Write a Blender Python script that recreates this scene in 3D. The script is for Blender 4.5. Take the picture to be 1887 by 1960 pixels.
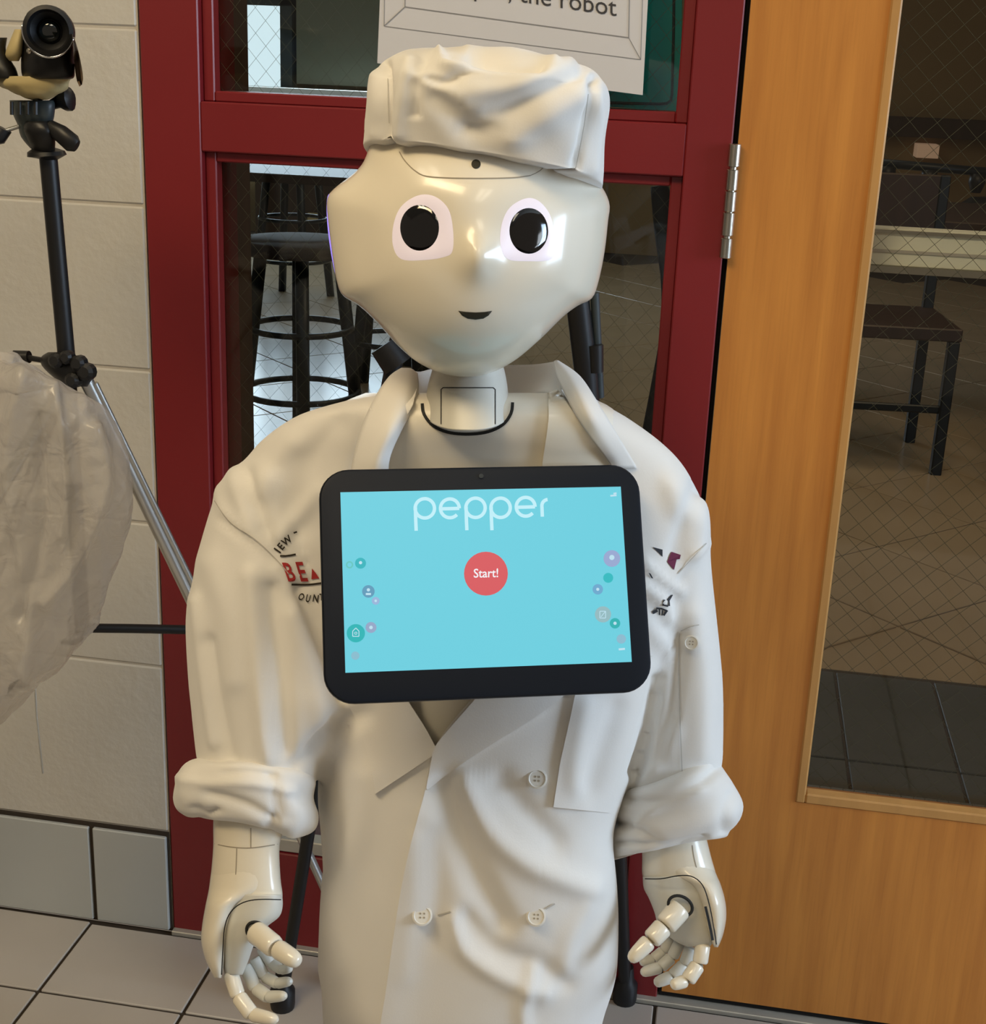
import bpy, bmesh, math, random
import numpy as np
from mathutils import Vector, Matrix
from mathutils.bvhtree import BVHTree

random.seed(4); rng = np.random.default_rng(4)
for o in list(bpy.data.objects): bpy.data.objects.remove(o)
SC = bpy.context.scene; COL = SC.collection

# ------------------------------------------------------------------ camera
CAM = Vector((0.0, -1.6116, 1.2100)); FPX = 2660.3
YAW, PITCH, ROLL = -0.16385, 0.3164, 0.04031
cy, sy, cp, sp, cr, sr = math.cos(YAW), math.sin(YAW), math.cos(PITCH), math.sin(PITCH), math.cos(ROLL), math.sin(ROLL)
FW = Vector((sy*cp, cy*cp, -sp)); R0 = Vector((cy, -sy, 0)); U0 = R0.cross(FW)
RR = R0*cr + U0*sr; UU = U0*cr - R0*sr
cd = bpy.data.cameras.new('camera'); cam = bpy.data.objects.new('camera', cd); COL.objects.link(cam)
m = Matrix((RR, UU, -FW)).transposed().to_4x4(); m.translation = CAM
cam.matrix_world = m
cd.sensor_fit = 'HORIZONTAL'; cd.sensor_width = 36.0; cd.lens = FPX/1887*36; cd.clip_start = .02; cd.clip_end = 60
SC.camera = cam

# ------------------------------------------------------------------ world, exposure, area lights
w = bpy.data.worlds.new('world'); SC.world = w; w.use_nodes = True
bg = w.node_tree.nodes['Background']; bg.inputs[0].default_value = (.88, .74, .58, 1); bg.inputs[1].default_value = .20
SC.view_settings.view_transform = 'Standard'; SC.view_settings.look = 'None'
SC.view_settings.exposure = 0.0; SC.view_settings.gamma = 1.0; SC.view_settings.use_curve_mapping = False

def area(name, loc, target, sx, sy_, power, color):
    l = bpy.data.lights.new(name, 'AREA'); l.shape = 'RECTANGLE'; l.size = sx; l.size_y = sy_; l.energy = power; l.color = color
    o = bpy.data.objects.new(name, l); COL.objects.link(o); o.location = loc
    o.rotation_euler = (Vector(target)-Vector(loc)).to_track_quat('-Z', 'Y').to_euler()
    o['kind'] = 'structure'; return o
area('window_daylight', (3.2, -1.05, 1.55), (-.2, -.55, .8), 1.4, 1.2, 74, (.56, .75, 1.0))
area('ceiling_glow', (-.9, -1.7, 2.6), (-.4, -.45, .9), 1.2, .6, 33, (1.0, .76, .43))
area('room_beyond_daylight', (-2.9, 7.3, 1.5), (-2.6, 3.0, .0), 1.6, 1.2, 52, (.70, .85, 1.0))
area('room_beyond_fill', (.7, 2.2, 2.6), (.7, 2.3, 0), 1.2, 1.2, 15, (1.0, .76, .48))  # added fill lamp, brightens what stands close behind the glass
area('room_beyond_overhead_fill', (-1.2, 5.2, 2.65), (-1.2, 5.4, 0), 2.4, 1.6, 16, (1.0, .93, .78))  # added overhead fill without a fixture, evens out contrast in the far room

# ------------------------------------------------------------------ helpers
def lin(*c):
    return tuple(((v/255)/12.92 if v/255 <= .04045 else ((v/255+.055)/1.055)**2.4) for v in c)+(1,)
def ray(px, py): return (FW + RR*((px-943.5)/FPX) - UU*((py-980)/FPX)).normalized()
def P(px, py, Y):
    d = ray(px, py); return CAM + d*((Y-CAM.y)/d.y)
def floor_at(px, py, z=0):
    d = ray(px, py); return CAM + d*((z-CAM.z)/d.z)
def plane_at(px, py, o, n):
    d = ray(px, py); return CAM + d*((o-CAM).dot(n)/d.dot(n))
A_ = np.array
def proj(V):
    d = V - A_(CAM); z = d @ A_(FW)
    return np.stack([943.5+FPX*(d @ A_(RR))/z, 980-FPX*(d @ A_(UU))/z], 1), z

def mat(name, col, rough=.6, metal=0, spec=.5, emit=None, es=0, bump=0, bscale=80, vary=0, vscale=3, stretch=(1, 1, 1), col2=None, coat=0, detail=4, trans=0, alpha=1, sheen=0):
    M = bpy.data.materials.new(name); M.use_nodes = True; nt = M.node_tree; N = nt.nodes; L = nt.links
    b = N['Principled BSDF']; b.inputs['Base Color'].default_value = col
    b.inputs['Roughness'].default_value = rough; b.inputs['Metallic'].default_value = metal
    b.inputs['Specular IOR Level'].default_value = spec; b.inputs['Coat Weight'].default_value = coat; b.inputs['Coat Roughness'].default_value = .06
    b.inputs['Transmission Weight'].default_value = trans; b.inputs['Alpha'].default_value = alpha; b.inputs['Sheen Weight'].default_value = sheen
    if emit: b.inputs['Emission Color'].default_value = emit; b.inputs['Emission Strength'].default_value = es
    if vary or bump:
        tc = N.new('ShaderNodeTexCoord'); mp = N.new('ShaderNodeMapping'); mp.inputs['Scale'].default_value = stretch
        L.new(tc.outputs['Object'], mp.inputs['Vector'])
    if vary:
        n = N.new('ShaderNodeTexNoise'); n.inputs['Scale'].default_value = vscale; n.inputs['Detail'].default_value = detail
        L.new(mp.outputs[0], n.inputs['Vector'])
        cr_ = N.new('ShaderNodeValToRGB'); c2 = col2 or tuple(v*(1-vary) for v in col[:3])+(1,)
        cr_.color_ramp.elements[0].position = .3; cr_.color_ramp.elements[0].color = c2
        cr_.color_ramp.elements[1].position = .7; cr_.color_ramp.elements[1].color = col
        L.new(n.outputs['Fac'], cr_.inputs[0]); L.new(cr_.outputs[0], b.inputs['Base Color'])
    if bump:
        n2 = N.new('ShaderNodeTexNoise'); n2.inputs['Scale'].default_value = bscale; n2.inputs['Detail'].default_value = 5
        L.new(mp.outputs[0], n2.inputs['Vector'])
        bp = N.new('ShaderNodeBump'); bp.inputs['Strength'].default_value = bump; bp.inputs['Distance'].default_value = .002
        L.new(n2.outputs['Fac'], bp.inputs['Height']); L.new(bp.outputs[0], b.inputs['Normal'])
    return M
def glass_mat(name, tint, refl):
    M = bpy.data.materials.new(name); M.use_nodes = True; nt = M.node_tree; N = nt.nodes; L = nt.links
    N.remove(N['Principled BSDF']); t = N.new('ShaderNodeBsdfTransparent'); t.inputs[0].default_value = tint
    g = N.new('ShaderNodeBsdfGlossy'); g.inputs['Roughness'].default_value = .03; g.inputs[0].default_value = (1, 1, 1, 1)
    fr = N.new('ShaderNodeFresnel'); fr.inputs[0].default_value = refl
    mx = N.new('ShaderNodeMixShader'); L.new(fr.outputs[0], mx.inputs[0]); L.new(t.outputs[0], mx.inputs[1]); L.new(g.outputs[0], mx.inputs[2])
    L.new(mx.outputs[0], N['Material Output'].inputs[0]); return M

MT = dict(
 block=mat('painted_block', lin(198, 193, 182), .55, bump=.55, bscale=60, vary=.07, vscale=6),
 mortar=mat('painted_mortar', lin(186, 178, 164), .8, bump=.3, bscale=200),
 tile=mat('floor_tile', lin(180, 172, 162), .32, vary=.10, vscale=5, bump=.05, bscale=30),
 walltile=mat('wall_tile', lin(178, 180, 176), .35, vary=.06, vscale=5),
 grout=mat('grout', lin(54, 44, 32), .9, bump=.4, bscale=150, vary=.3, vscale=20),
 red=mat('red_paint', lin(126, 30, 34), .38, bump=.12, bscale=40, vary=.12, vscale=3),
 metal=mat('brushed_metal', lin(196, 190, 176), .28, metal=1, bump=.05, bscale=200),
 sill=mat('threshold_metal', lin(190, 184, 170), .4, metal=.3, vary=.15, vscale=20),
 black=mat('black_plastic', lin(24, 24, 25), .42, spec=.4),
 blackgap=mat('black_gap', lin(10, 7, 6), .9),
 slate=mat('grey_plastic', lin(52, 60, 62), .45),
 silver=mat('silver_tube', lin(200, 200, 196), .3, metal=.85),
 chrome=mat('chrome', lin(225, 225, 225), .12, metal=1),
 lens=mat('lens_glass', lin(6, 14, 16), .05, spec=.8, coat=1),
 tan=mat('tan_leather', lin(184, 168, 122), .6, vary=.15, vscale=30),
 brown=mat('brown_lining', lin(86, 66, 46), .6),
 shell=mat('white_gloss_plastic', lin(226, 218, 200), .26, spec=.5, coat=.35),
 shell2=mat('grey_white_plastic', lin(206, 204, 194), .38),
 chestm=mat('chest_plastic', lin(236, 230, 216), .35),
 seam=mat('seam_shadow', lin(150, 140, 122), .8),
 dark=mat('dark_gap', lin(20, 20, 18), .7),
 cloth=mat('white_cotton', lin(231, 228, 222), .9, spec=.2, bump=.05, bscale=700, vary=.03, vscale=8, sheen=.2),
 stitch=mat('stitching', lin(192, 188, 180), .9),
 button=mat('white_button', lin(214, 210, 200), .3),
 redink=mat('red_embroidery', lin(168, 42, 42), .8),
 inkb=mat('dark_embroidery', lin(46, 38, 24), .8),
 maroon=mat('maroon_embroidery', lin(100, 22, 58), .8),
 inkk=mat('black_embroidery', lin(44, 46, 52), .8),
 bezel=mat('tablet_bezel', lin(14, 20, 30), .42, spec=.22),
 eyeblack=mat('eye_black', lin(6, 5, 7), .08, coat=1),
 eyering=mat('eye_ring_light', lin(232, 224, 228), .3, emit=lin(222, 206, 236), es=.22),
 earlight=mat('ear_light', lin(150, 140, 220), .3, emit=lin(140, 120, 255), es=.9),
 mouth=mat('mouth_dark', lin(34, 30, 12), .6),
 paper=mat('paper', lin(210, 208, 208), .8),
 ink=mat('printed_ink', lin(62, 60, 60), .8),
 inkline=mat('printed_line', lin(142, 140, 138), .8),
 teal=mat('teal_board', lin(0, 190, 190), .45, vary=.2, vscale=2),
 tealline=mat('teal_groove', lin(10, 50, 52), .6),
 wire=mat('glass_wire', lin(88, 90, 74), .6),
 pglass=glass_mat('pane_glass', (.88, .91, .90, 1), 1.33),
 dglass=glass_mat('door_pane_glass', (.95, .95, .93, 1), 1.33),
 farwall=mat('far_wall', lin(118, 112, 88), .8, vary=.1, vscale=1),
 fartan=mat('far_tan_wall', lin(140, 116, 78), .8, vary=.12, vscale=.7),
 darkwood=mat('dark_wood', lin(58, 38, 26), .5, vary=.4, vscale=4, stretch=(6, 6, .6)),
 panel=mat('brown_partition', lin(92, 60, 42), .6, vary=.4, vscale=3, stretch=(8, 8, .5)),
 stool=mat('stool_metal', lin(26, 34, 40), .4, metal=.3),
 seat=mat('stool_seat', lin(44, 36, 38), .75),
 slatet=mat('slate_tile', lin(56, 60, 58), .5, vary=.2, vscale=4),
 beyondtile=mat('beige_tile', lin(176, 158, 132), .22, vary=.12, vscale=4),
 beyondgrout=mat('beyond_grout', lin(60, 48, 38), .9),
 winlight=mat('window_light', (0, 0, 0, 1), 1, emit=lin(214, 232, 240), es=1.25),
 troffer=mat('light_diffuser', (0, 0, 0, 1), 1, emit=(1, .90, .70, 1), es=7),
 roomwin=mat('daylit_window', (0, 0, 0, 1), 1, emit=(.85, .93, 1, 1), es=5),
 ceil=mat('ceiling_white', lin(200, 196, 186), .9),
 white=mat('white_trim', lin(214, 214, 206), .5),
 pinkbox=mat('wall_light_box', lin(210, 180, 150), .5, emit=lin(210, 170, 140), es=.22),
 pushbar=mat('push_bar_metal', lin(246, 248, 232), .42),
 board=mat('grey_green_board', lin(120, 122, 104), .7, vary=.1, vscale=1),
)
# honey wood with vertical grain
def wood():
    M = bpy.data.materials.new('honey_wood'); M.use_nodes = True; nt = M.node_tree; N = nt.nodes; L = nt.links; b = N['Principled BSDF']
    tc = N.new('ShaderNodeTexCoord'); mp = N.new('ShaderNodeMapping'); mp.inputs['Scale'].default_value = (14, 14, .9); L.new(tc.outputs['Object'], mp.inputs[0])
    n = N.new('ShaderNodeTexNoise'); n.inputs['Scale'].default_value = 4; n.inputs['Detail'].default_value = 8; n.inputs['Distortion'].default_value = .4; L.new(mp.outputs[0], n.inputs['Vector'])
    r = N.new('ShaderNodeValToRGB'); e = r.color_ramp.elements; e[0].position = .30; e[0].color = lin(184, 118, 52); e[1].position = .72; e[1].color = lin(206, 138, 63)
    L.new(n.outputs[0], r.inputs[0])
    mp2 = N.new('ShaderNodeMapping'); mp2.inputs['Scale'].default_value = (160, 160, 5); L.new(tc.outputs['Object'], mp2.inputs[0])
    n2 = N.new('ShaderNodeTexNoise'); n2.inputs['Scale'].default_value = 2; n2.inputs['Detail'].default_value = 3; L.new(mp2.outputs[0], n2.inputs['Vector'])
    r2 = N.new('ShaderNodeValToRGB'); f = r2.color_ramp.elements; f[0].position = .34; f[0].color = (.78, .76, .72, 1); f[1].position = .5; f[1].color = (1, 1, 1, 1)
    L.new(n2.outputs[0], r2.inputs[0])
    mx = N.new('ShaderNodeMix'); mx.data_type = 'RGBA'; mx.blend_type = 'MULTIPLY'; mx.inputs[0].default_value = .28
    L.new(r.outputs[0], mx.inputs[6]); L.new(r2.outputs[0], mx.inputs[7]); L.new(mx.outputs[2], b.inputs['Base Color'])
    b.inputs['Roughness'].default_value = .36; return M
MT['wood'] = wood()
MT['bead'] = mat('bead_wood', lin(196, 146, 84), .35, vary=.15, vscale=6, stretch=(8, 8, 1))
# translucent plastic bag
def bagmat():
    M = bpy.data.materials.new('translucent_plastic'); M.use_nodes = True; nt = M.node_tree; N = nt.nodes; L = nt.links; b = N['Principled BSDF']
    b.inputs['Base Color'].default_value = lin(232, 228, 224); b.inputs['Roughness'].default_value = .16; b.inputs['Coat Weight'].default_value = .8
    t = N.new('ShaderNodeBsdfTranslucent'); t.inputs[0].default_value = lin(236, 232, 226); tr = N.new('ShaderNodeBsdfTransparent'); tr.inputs[0].default_value = (.92, .92, .92, 1)
    m1 = N.new('ShaderNodeMixShader'); m1.inputs[0].default_value = .45; L.new(b.outputs[0], m1.inputs[1]); L.new(t.outputs[0], m1.inputs[2])
    m2 = N.new('ShaderNodeMixShader'); m2.inputs[0].default_value = .42; L.new(m1.outputs[0], m2.inputs[1]); L.new(tr.outputs[0], m2.inputs[2])
    L.new(m2.outputs[0], N['Material Output'].inputs[0])
    tc = N.new('ShaderNodeTexCoord'); n = N.new('ShaderNodeTexNoise'); n.inputs['Scale'].default_value = 30; n.inputs['Detail'].default_value = 4; n.inputs['Distortion'].default_value = 2.5
    L.new(tc.outputs['Object'], n.inputs['Vector']); bp = N.new('ShaderNodeBump'); bp.inputs['Strength'].default_value = .7; bp.inputs['Distance'].default_value = .005
    L.new(n.outputs[0], bp.inputs['Height']); L.new(bp.outputs[0], b.inputs['Normal']); return M
MT['bag'] = bagmat()

WL = {}
def tag(o, label=None, cat=None, group=None, kind=None):
    if label: o['label'] = label
    if cat: o['category'] = cat
    if group: o['group'] = group
    if kind: o['kind'] = kind
    return o
def place(o, loc, parent):
    loc = Vector(loc); WL[o.name] = loc
    if parent: o.parent = parent; o.location = loc-WL[parent.name]
    else: o.location = loc
def empty(name, loc, **k):
    o = bpy.data.objects.new(name, None); COL.objects.link(o); o.empty_display_size = .05; place(o, loc, None); return tag(o, **k)
def obj(name, V, F, mats, parent=None, loc=None, smooth=True, **k):
    """V in world coordinates; the origin is put at LOC (or the middle of the mesh)."""
    V = np.asarray([tuple(v) for v in V], float) if not isinstance(V, np.ndarray) else V
    if loc is None: loc = (V.max(0)+V.min(0))/2
    me = bpy.data.meshes.new(name); me.from_pydata((V-A_(loc)).tolist(), [], [list(map(int, f)) for f in F]); me.update()
    mats = mats if isinstance(mats, (list, tuple)) else [mats]
    for q in mats: me.materials.append(MT[q] if isinstance(q, str) else q)
    if smooth: me.polygons.foreach_set('use_smooth', [True]*len(me.polygons))
    o = bpy.data.objects.new(name, me); COL.objects.link(o); place(o, loc, parent); return tag(o, **k)
class MB:
    def __init__(s): s.V = []; s.F = []; s.M = []
    def add(s, V, F, mi=0):
        n = len(s.V); s.V += [tuple(v) for v in V]; s.F += [[i+n for i in f] for f in F]; s.M += [mi]*len(F)
    def box(s, x0, x1, y0, y1, z0, z1, mi=0, bev=0):
        if bev:
            bm = bmesh.new(); bmesh.ops.create_cube(bm, size=1)
            for v in bm.verts: v.co = Vector(((x0+x1)/2+v.co.x*(x1-x0), (y0+y1)/2+v.co.y*(y1-y0), (z0+z1)/2+v.co.z*(z1-z0)))
            bmesh.ops.bevel(bm, geom=bm.edges[:], offset=bev, segments=1, affect='EDGES'); bm.verts.index_update()
            s.add([v.co for v in bm.verts], [[v.index for v in f.verts] for f in bm.faces], mi); bm.free()
        else:
            V = [(x, y, z) for x in (x0, x1) for y in (y0, y1) for z in (z0, z1)]
            s.add(V, [(0, 1, 3, 2), (4, 6, 7, 5), (0, 4, 5, 1), (2, 3, 7, 6), (0, 2, 6, 4), (1, 5, 7, 3)], mi)
    def tube(s, pts, rad, n=12, mi=0, flat=1.0, caps=True, closed=False):
        pts = [Vector(p) for p in pts]; rad = rad if isinstance(rad, (list, tuple)) else [rad]*len(pts); V = []; F = []; k = len(pts)
        prev = None
        for i, p in enumerate(pts):
            if closed: t = (pts[(i+1) % k]-pts[i-1]).normalized()
            else: t = (pts[min(i+1, k-1)]-pts[max(i-1, 0)]).normalized()
            a = t.cross(Vector((0, 1, 0.01))) if prev is None else prev-t*prev.dot(t)
            if a.length < 1e-5: a = t.cross(Vector((1, 0, 0)))
            a.normalize(); b = t.cross(a); prev = a
            for j in range(n):
                q = 2*math.pi*j/n; V.append(p+a*(rad[i]*math.cos(q))+b*(rad[i]*flat*math.sin(q)))
        for i in range(k if closed else k-1):
            for j in range(n):
                F.append((i*n+j, i*n+(j+1) % n, ((i+1) % k)*n+(j+1) % n, ((i+1) % k)*n+j))
        if caps and not closed: F += [list(range(n))[::-1], [(k-1)*n+j for j in range(n)]]
        s.add(V, F, mi)
    def capsule(s, a, b, ra, rb, n=14, mi=0):
        a = Vector(a); b = Vector(b); t = (b-a).normalized(); L = (b-a).length; pts = []; rad = []
        for q in (0, 22, 45, 68, 90): pts.append(a-t*(ra*.75*math.cos(math.radians(q)))); rad.append(max(ra*math.sin(math.radians(q)), ra*.04))
        for q in (90, 68, 45, 22, 0): pts.append(b+t*(rb*.9*math.cos(math.radians(q)))); rad.append(max(rb*math.sin(math.radians(q)), rb*.04))
        s.tube(pts, rad, n, mi)
    def lathe(s, c, prof, n=32, axis=(0, 0, 1), mi=0, sx=1, sy=1):
        z = Vector(axis).normalized(); x = z.orthogonal().normalized(); 
        if abs(z.z) < .9: x = Vector((0, 0, 1)).cross(z).normalized()
        y = z.cross(x); c = Vector(c); V = []; F = []
        for r, h in prof:
            for j in range(n):
                q = 2*math.pi*j/n; V.append(c+x*(r*sx*math.cos(q))+y*(r*sy*math.sin(q))+z*h)
        for i in range(len(prof)-1):
            for j in range(n): F.append((i*n+j, i*n+(j+1) % n, (i+1)*n+(j+1) % n, (i+1)*n+j))
        F += [list(range(n))[::-1], [(len(prof)-1)*n+j for j in range(n)]]
        s.add(V, F, mi)
    def obj(s, name, mats, parent=None, smooth=False, auto=None, **k):
        o = obj(name, np.array(s.V), s.F, mats, parent, smooth=smooth, **k)
        o.data.polygons.foreach_set('material_index', s.M)
        if auto:
            for e in (): pass
            o.data.polygons.foreach_set('use_smooth', [True]*len(o.data.polygons))
            try: o.data.set_sharp_from_angle(angle=math.radians(auto))
            except Exception: pass
        return o
def crom(pts, k=8, closed=False):
    pts = A_(pts, float) if not isinstance(pts, np.ndarray) else pts; n = len(pts); out = []
    for i in range(n if closed else n-1):
        if closed: a, b, c, d = pts[i-1], pts[i], pts[(i+1) % n], pts[(i+2) % n]
        else: a, b, c, d = pts[max(i-1, 0)], pts[i], pts[i+1], pts[min(i+2, n-1)]
        for t in np.arange(k)/k:
            out.append(.5*((2*b)+(-a+c)*t+(2*a-5*b+4*c-d)*t*t+(-a+3*b-3*c+d)*t**3))
    if not closed: out.append(pts[-1])
    return A_(out)
def resample(pts, n):
    pts = A_(pts, float); d = np.r_[0, np.cumsum(np.linalg.norm(np.diff(pts, axis=0), axis=1))]
    t = np.linspace(0, d[-1], n); return np.stack([np.interp(t, d, pts[:, i]) for i in range(pts.shape[1])], 1)
def rings(rows, n=48, pw=2.0, k=4):
    """closed body of stacked rings. row = (xl, yl, xr, yr, Y, half depth, lift of the front)"""
    rows = [tuple(r)+(0,)*(7-len(r)) for r in rows]; rows = crom(A_(rows, float), k); V = []; F = []
    for xl, yl, xr, yr, Y, hd, up in rows:
        L = P(xl, yl, Y); R = P(xr, yr, Y); c = (L+R)/2; a = (R-L)/2; b = ray((xl+xr)/2, (yl+yr)/2)*hd; u = UU*up
        for j in range(n):
            q = 2*math.pi*j/n; C, S = math.cos(q), math.sin(q)
            C = math.copysign(abs(C)**(2/pw), C); S2 = math.copysign(abs(S)**(2/pw), S)
            V.append(c+a*C+b*S2-u*S2)
    m_ = len(rows)
    for i in range(m_-1):
        for j in range(n): F.append((i*n+j, (i+1)*n+j, (i+1)*n+(j+1) % n, i*n+(j+1) % n))
    V.append(sum(V[:n], Vector())/n); V.append(sum(V[(m_-1)*n:m_*n], Vector())/n)
    for j in range(n): F.append((m_*n, j, (j+1) % n)); F.append((m_*n+1, (m_-1)*n+(j+1) % n, (m_-1)*n+j))
    return np.array([tuple(v) for v in V]), F
def row(y, xl, xr, Y, hd): return (xl, y, xr, y, Y, hd)
def seg_dist(Q, poly):
    poly = A_(poly, float); best = np.full(len(Q), 1e9)
    for a, b in zip(poly[:-1], poly[1:]):
        ab = b-a; t = np.clip(((Q-a) @ ab)/(ab @ ab), 0, 1); best = np.minimum(best, np.linalg.norm(Q-(a+t[:, None]*ab), axis=1))
    return best
def normals(V, F):
    N = np.zeros_like(V)
    for f in F:
        n = np.cross(V[f[1]]-V[f[0]], V[f[2]]-V[f[0]]); 
        for i in f: N[i] += n
    return N/np.maximum(np.linalg.norm(N, axis=1), 1e-12)[:, None]
def fold(V, N, folds):
    """cloth folds: (polyline in photo pixels, width px, height mm), raised along the cloth's normal on the visible side"""
    Q, z = proj(V); view = V-A_(CAM); front = (np.sum(N*view, 1) < 0)
    for poly, wd, amp in folds:
        d = seg_dist(Q, crom(poly, 5)); V = V+N*(np.exp(-(d/wd)**2)*amp*.00125*front)[:, None]
    return V
def outward(V, F): N = normals(V, F); s = np.sum(N*(V-V.mean(0)), 1).sum(); return N if s > 0 else -N
def bvh_of(V, F): return BVHTree.FromPolygons([tuple(v) for v in V], [list(f) for f in F])
def surf(px, py, bv, off=.0, dflt=-.55):
    d = ray(px, py); h = bv.ray_cast(CAM, d)
    p = h[0] if h[0] is not None else P(px, py, dflt)
    return p-d*off
def patch(bv, left, right, nu, nv, off, skirt=.003, curve=True, offr=None, dflt=-.55, lip=0):
    l = resample(crom(left, 6) if curve else left, nv); r = resample(crom(right, 6) if curve else right, nv); V = []; F = []
    W = nu
    for i in range(nv):
        for j in range(nu):
            t = j/(nu-1); q = l[i]*(1-t)+r[i]*t; o_ = (off if offr is None else off*(1-t)+offr*t)+lip*math.exp(-t*math.hypot(*(r[i]-l[i]))/22)
            V.append(surf(q[0], q[1], bv, o_, dflt))
    for i in range(nv-1):
        for j in range(nu-1): F.append((i*W+j, (i+1)*W+j, (i+1)*W+j+1, i*W+j+1))
    b = [j for j in range(nu)]+[i*W+nu-1 for i in range(1, nv)]+[(nv-1)*W+j for j in range(nu-2, -1, -1)]+[i*W for i in range(nv-2, 0, -1)]
    n0 = len(V); nb = len(b)
    for i in b: V.append(V[i].copy())
    for i in b:
        d = (V[i]-CAM).normalized(); V.append(V[i]+d*skirt)
    for a in range(nb): c = (a+1) % nb; F.append((n0+a, n0+c, n0+nb+c, n0+nb+a))
    return np.array([tuple(v) for v in V]), F
def line_on(mb, bv, pts, wpx, off, mi=0, curve=True, step=7, dflt=-.55):
    p = crom(pts, 6) if curve else A_(pts, float); L = np.sum(np.linalg.norm(np.diff(p, axis=0), axis=1)); p = resample(p, max(3, int(L/step)))
    t = np.gradient(p, axis=0); t /= np.maximum(np.linalg.norm(t, axis=1), 1e-9)[:, None]; nn = np.stack([-t[:, 1], t[:, 0]], 1); V = []; F = []
    for q, n_ in zip(p, nn):
        for s in (-1, 1): V.append(surf(q[0]+s*n_[0]*wpx/2, q[1]+s*n_[1]*wpx/2, bv, off, dflt))
    for i in range(len(p)-1): F.append((2*i, 2*i+1, 2*i+3, 2*i+2))
    mb.add(V, F, mi)
def poly_on(mb, bv, pts, off, mi=0): mb.add([surf(x, y, bv, off) for x, y in pts], [list(range(len(pts)))], mi)
def disc_pts(cx, cy_, rx, ry, n=28, rot=0): return [(cx+rx*math.cos(q)*math.cos(rot)-ry*math.sin(q)*math.sin(rot), cy_+rx*math.cos(q)*math.sin(rot)+ry*math.sin(q)*math.cos(rot)) for q in np.linspace(0, 2*math.pi, n, endpoint=False)]
def text_mesh(s, size=1, bold=0):
    c = bpy.data.curves.new('t', 'FONT'); c.body = s; c.size = size; c.offset = bold; c.resolution_u = 3
    o = bpy.data.objects.new('t', c); COL.objects.link(o); bpy.context.view_layer.update()
    me = bpy.data.meshes.new_from_object(o.evaluated_get(bpy.context.evaluated_depsgraph_get()))
    V = A_([v.co[:] for v in me.vertices]); F = [list(p.vertices) for p in me.polygons]
    bpy.data.objects.remove(o); bpy.data.curves.remove(c); bpy.data.meshes.remove(me); return V, F
def text_px(s, x, y, hx, hy, mapf, ux=(1, 0), uy=(0, -1), bold=0, center=True):
    """lettering: glyph plane -> photo pixels (origin x,y; ux right, uy up) -> mapf -> world"""
    V, F = text_mesh(s, 1, bold); 
    if center: V[:, 0] -= (V[:, 0].max()+V[:, 0].min())/2
    X = x+V[:, 0]*hx*ux[0]+V[:, 1]*hy*uy[0]; Yp = y+V[:, 0]*hx*ux[1]+V[:, 1]*hy*uy[1]
    return [mapf(a, b) for a, b in zip(X, Yp)], F

# ================================================================== THE SETTING
# floor in front of the glazed screen
mb = MB(); mb.box(-3.2, 2.4, -4.0, .0, -.05, -.002); FLOOR = mb.obj('floor', 'grout', kind='structure')
def tile_mesh(name, x0, x1, y0, y1, z0, z1, m_, bev=.0015):
    mb = MB(); mb.box(x0, x1, y0, y1, z0, z1, 0, bev); o = mb.obj(name, m_); me = o.data; bpy.data.objects.remove(o); return me
TP = .2032; G = .0045
def add_shared(name, me, loc, parent):
    o = bpy.data.objects.new(name, me); COL.objects.link(o); place(o, loc, parent); return o
full = tile_mesh('tile', -TP/2+G/2, TP/2-G/2, -TP/2+G/2, TP/2-G/2, -.006, 0, 'tile')
for i in range(-4, 11):
    xc = -.828+TP*(i+.5)
    if True:
        cut_ = bpy.data.meshes.get('tile_front_a' if xc < -.75 else 'tile_front_b')
        if cut_ is None:
            hy_ = (.168-G/2-(.008 if xc < -.75 else .0125))/2
            cut_ = tile_mesh('x', -TP/2+G/2, TP/2-G/2, -hy_, hy_, -.006, 0, 'tile'); cut_.name = 'tile_front_a' if xc < -.75 else 'tile_front_b'
        add_shared('tile', cut_, (xc, (-.168+G/2-(.008 if xc < -.75 else .0125))/2, -.002), FLOOR)
    for r in range(9): add_shared('tile', full, (xc, -.168-TP*(r+.5), -.002), FLOOR)
# painted block wall left of the screen
mb = MB(); mb.box(-2.6, -.708, .0022, .19, 0, 2.7); WB = mb.obj('wall_back', 'mortar', kind='structure')
BP = .2032; J = .0028
def block(x0, x1, z0, z1):
    mb = MB(); mb.box(x0+J/2, x1-J/2, 0, .02, z0+J/2, z1-J/2, 0, .0022); mb.obj('block', 'block', WB)
z0 = 1.0235+3*BP; kk = 0
levels = [1.633+.4064+i*0 for i in ()]
zs = [.158]+[.2105+.0+BP*i for i in range(1, 13)]
zs = [.160, .4128]+[.4128+BP*i for i in range(1, 12)]
for i in range(len(zs)-1):
    off = .2 if i % 2 else 0
    xe = -.708; xs = [-.708, -.975-off, -1.381-off, -1.787-off, -2.193-off]
    for a, b in zip(xs[:-1], xs[1:]): block(b, a, zs[i], zs[i+1])
for i in range(9):
    x1 = -.8235-TP*(i-1)
    a, b = (x1-TP, x1) if i else (-.8235, -.708)
    mb = MB(); mb.box(a+.003, b-.003, -.006, .01, .003, .154, 0, .0015); mb.obj('tile', 'walltile', WB)
mb = MB(); mb.box(-2.6, -.7085, -.001, .003, .0, .1598); mb.obj('grout_bed', 'grout', WB)
mb = MB(); mb.box(-.708, 2.4, .0, .19, 2.12, 2.7); mb.obj('wall_upper', 'mortar', None, kind='structure')
mb = MB(); mb.box(.96, 2.4, .0, .19, 0, 2.12); mb.obj('wall_right', 'block', None, kind='structure')
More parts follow.
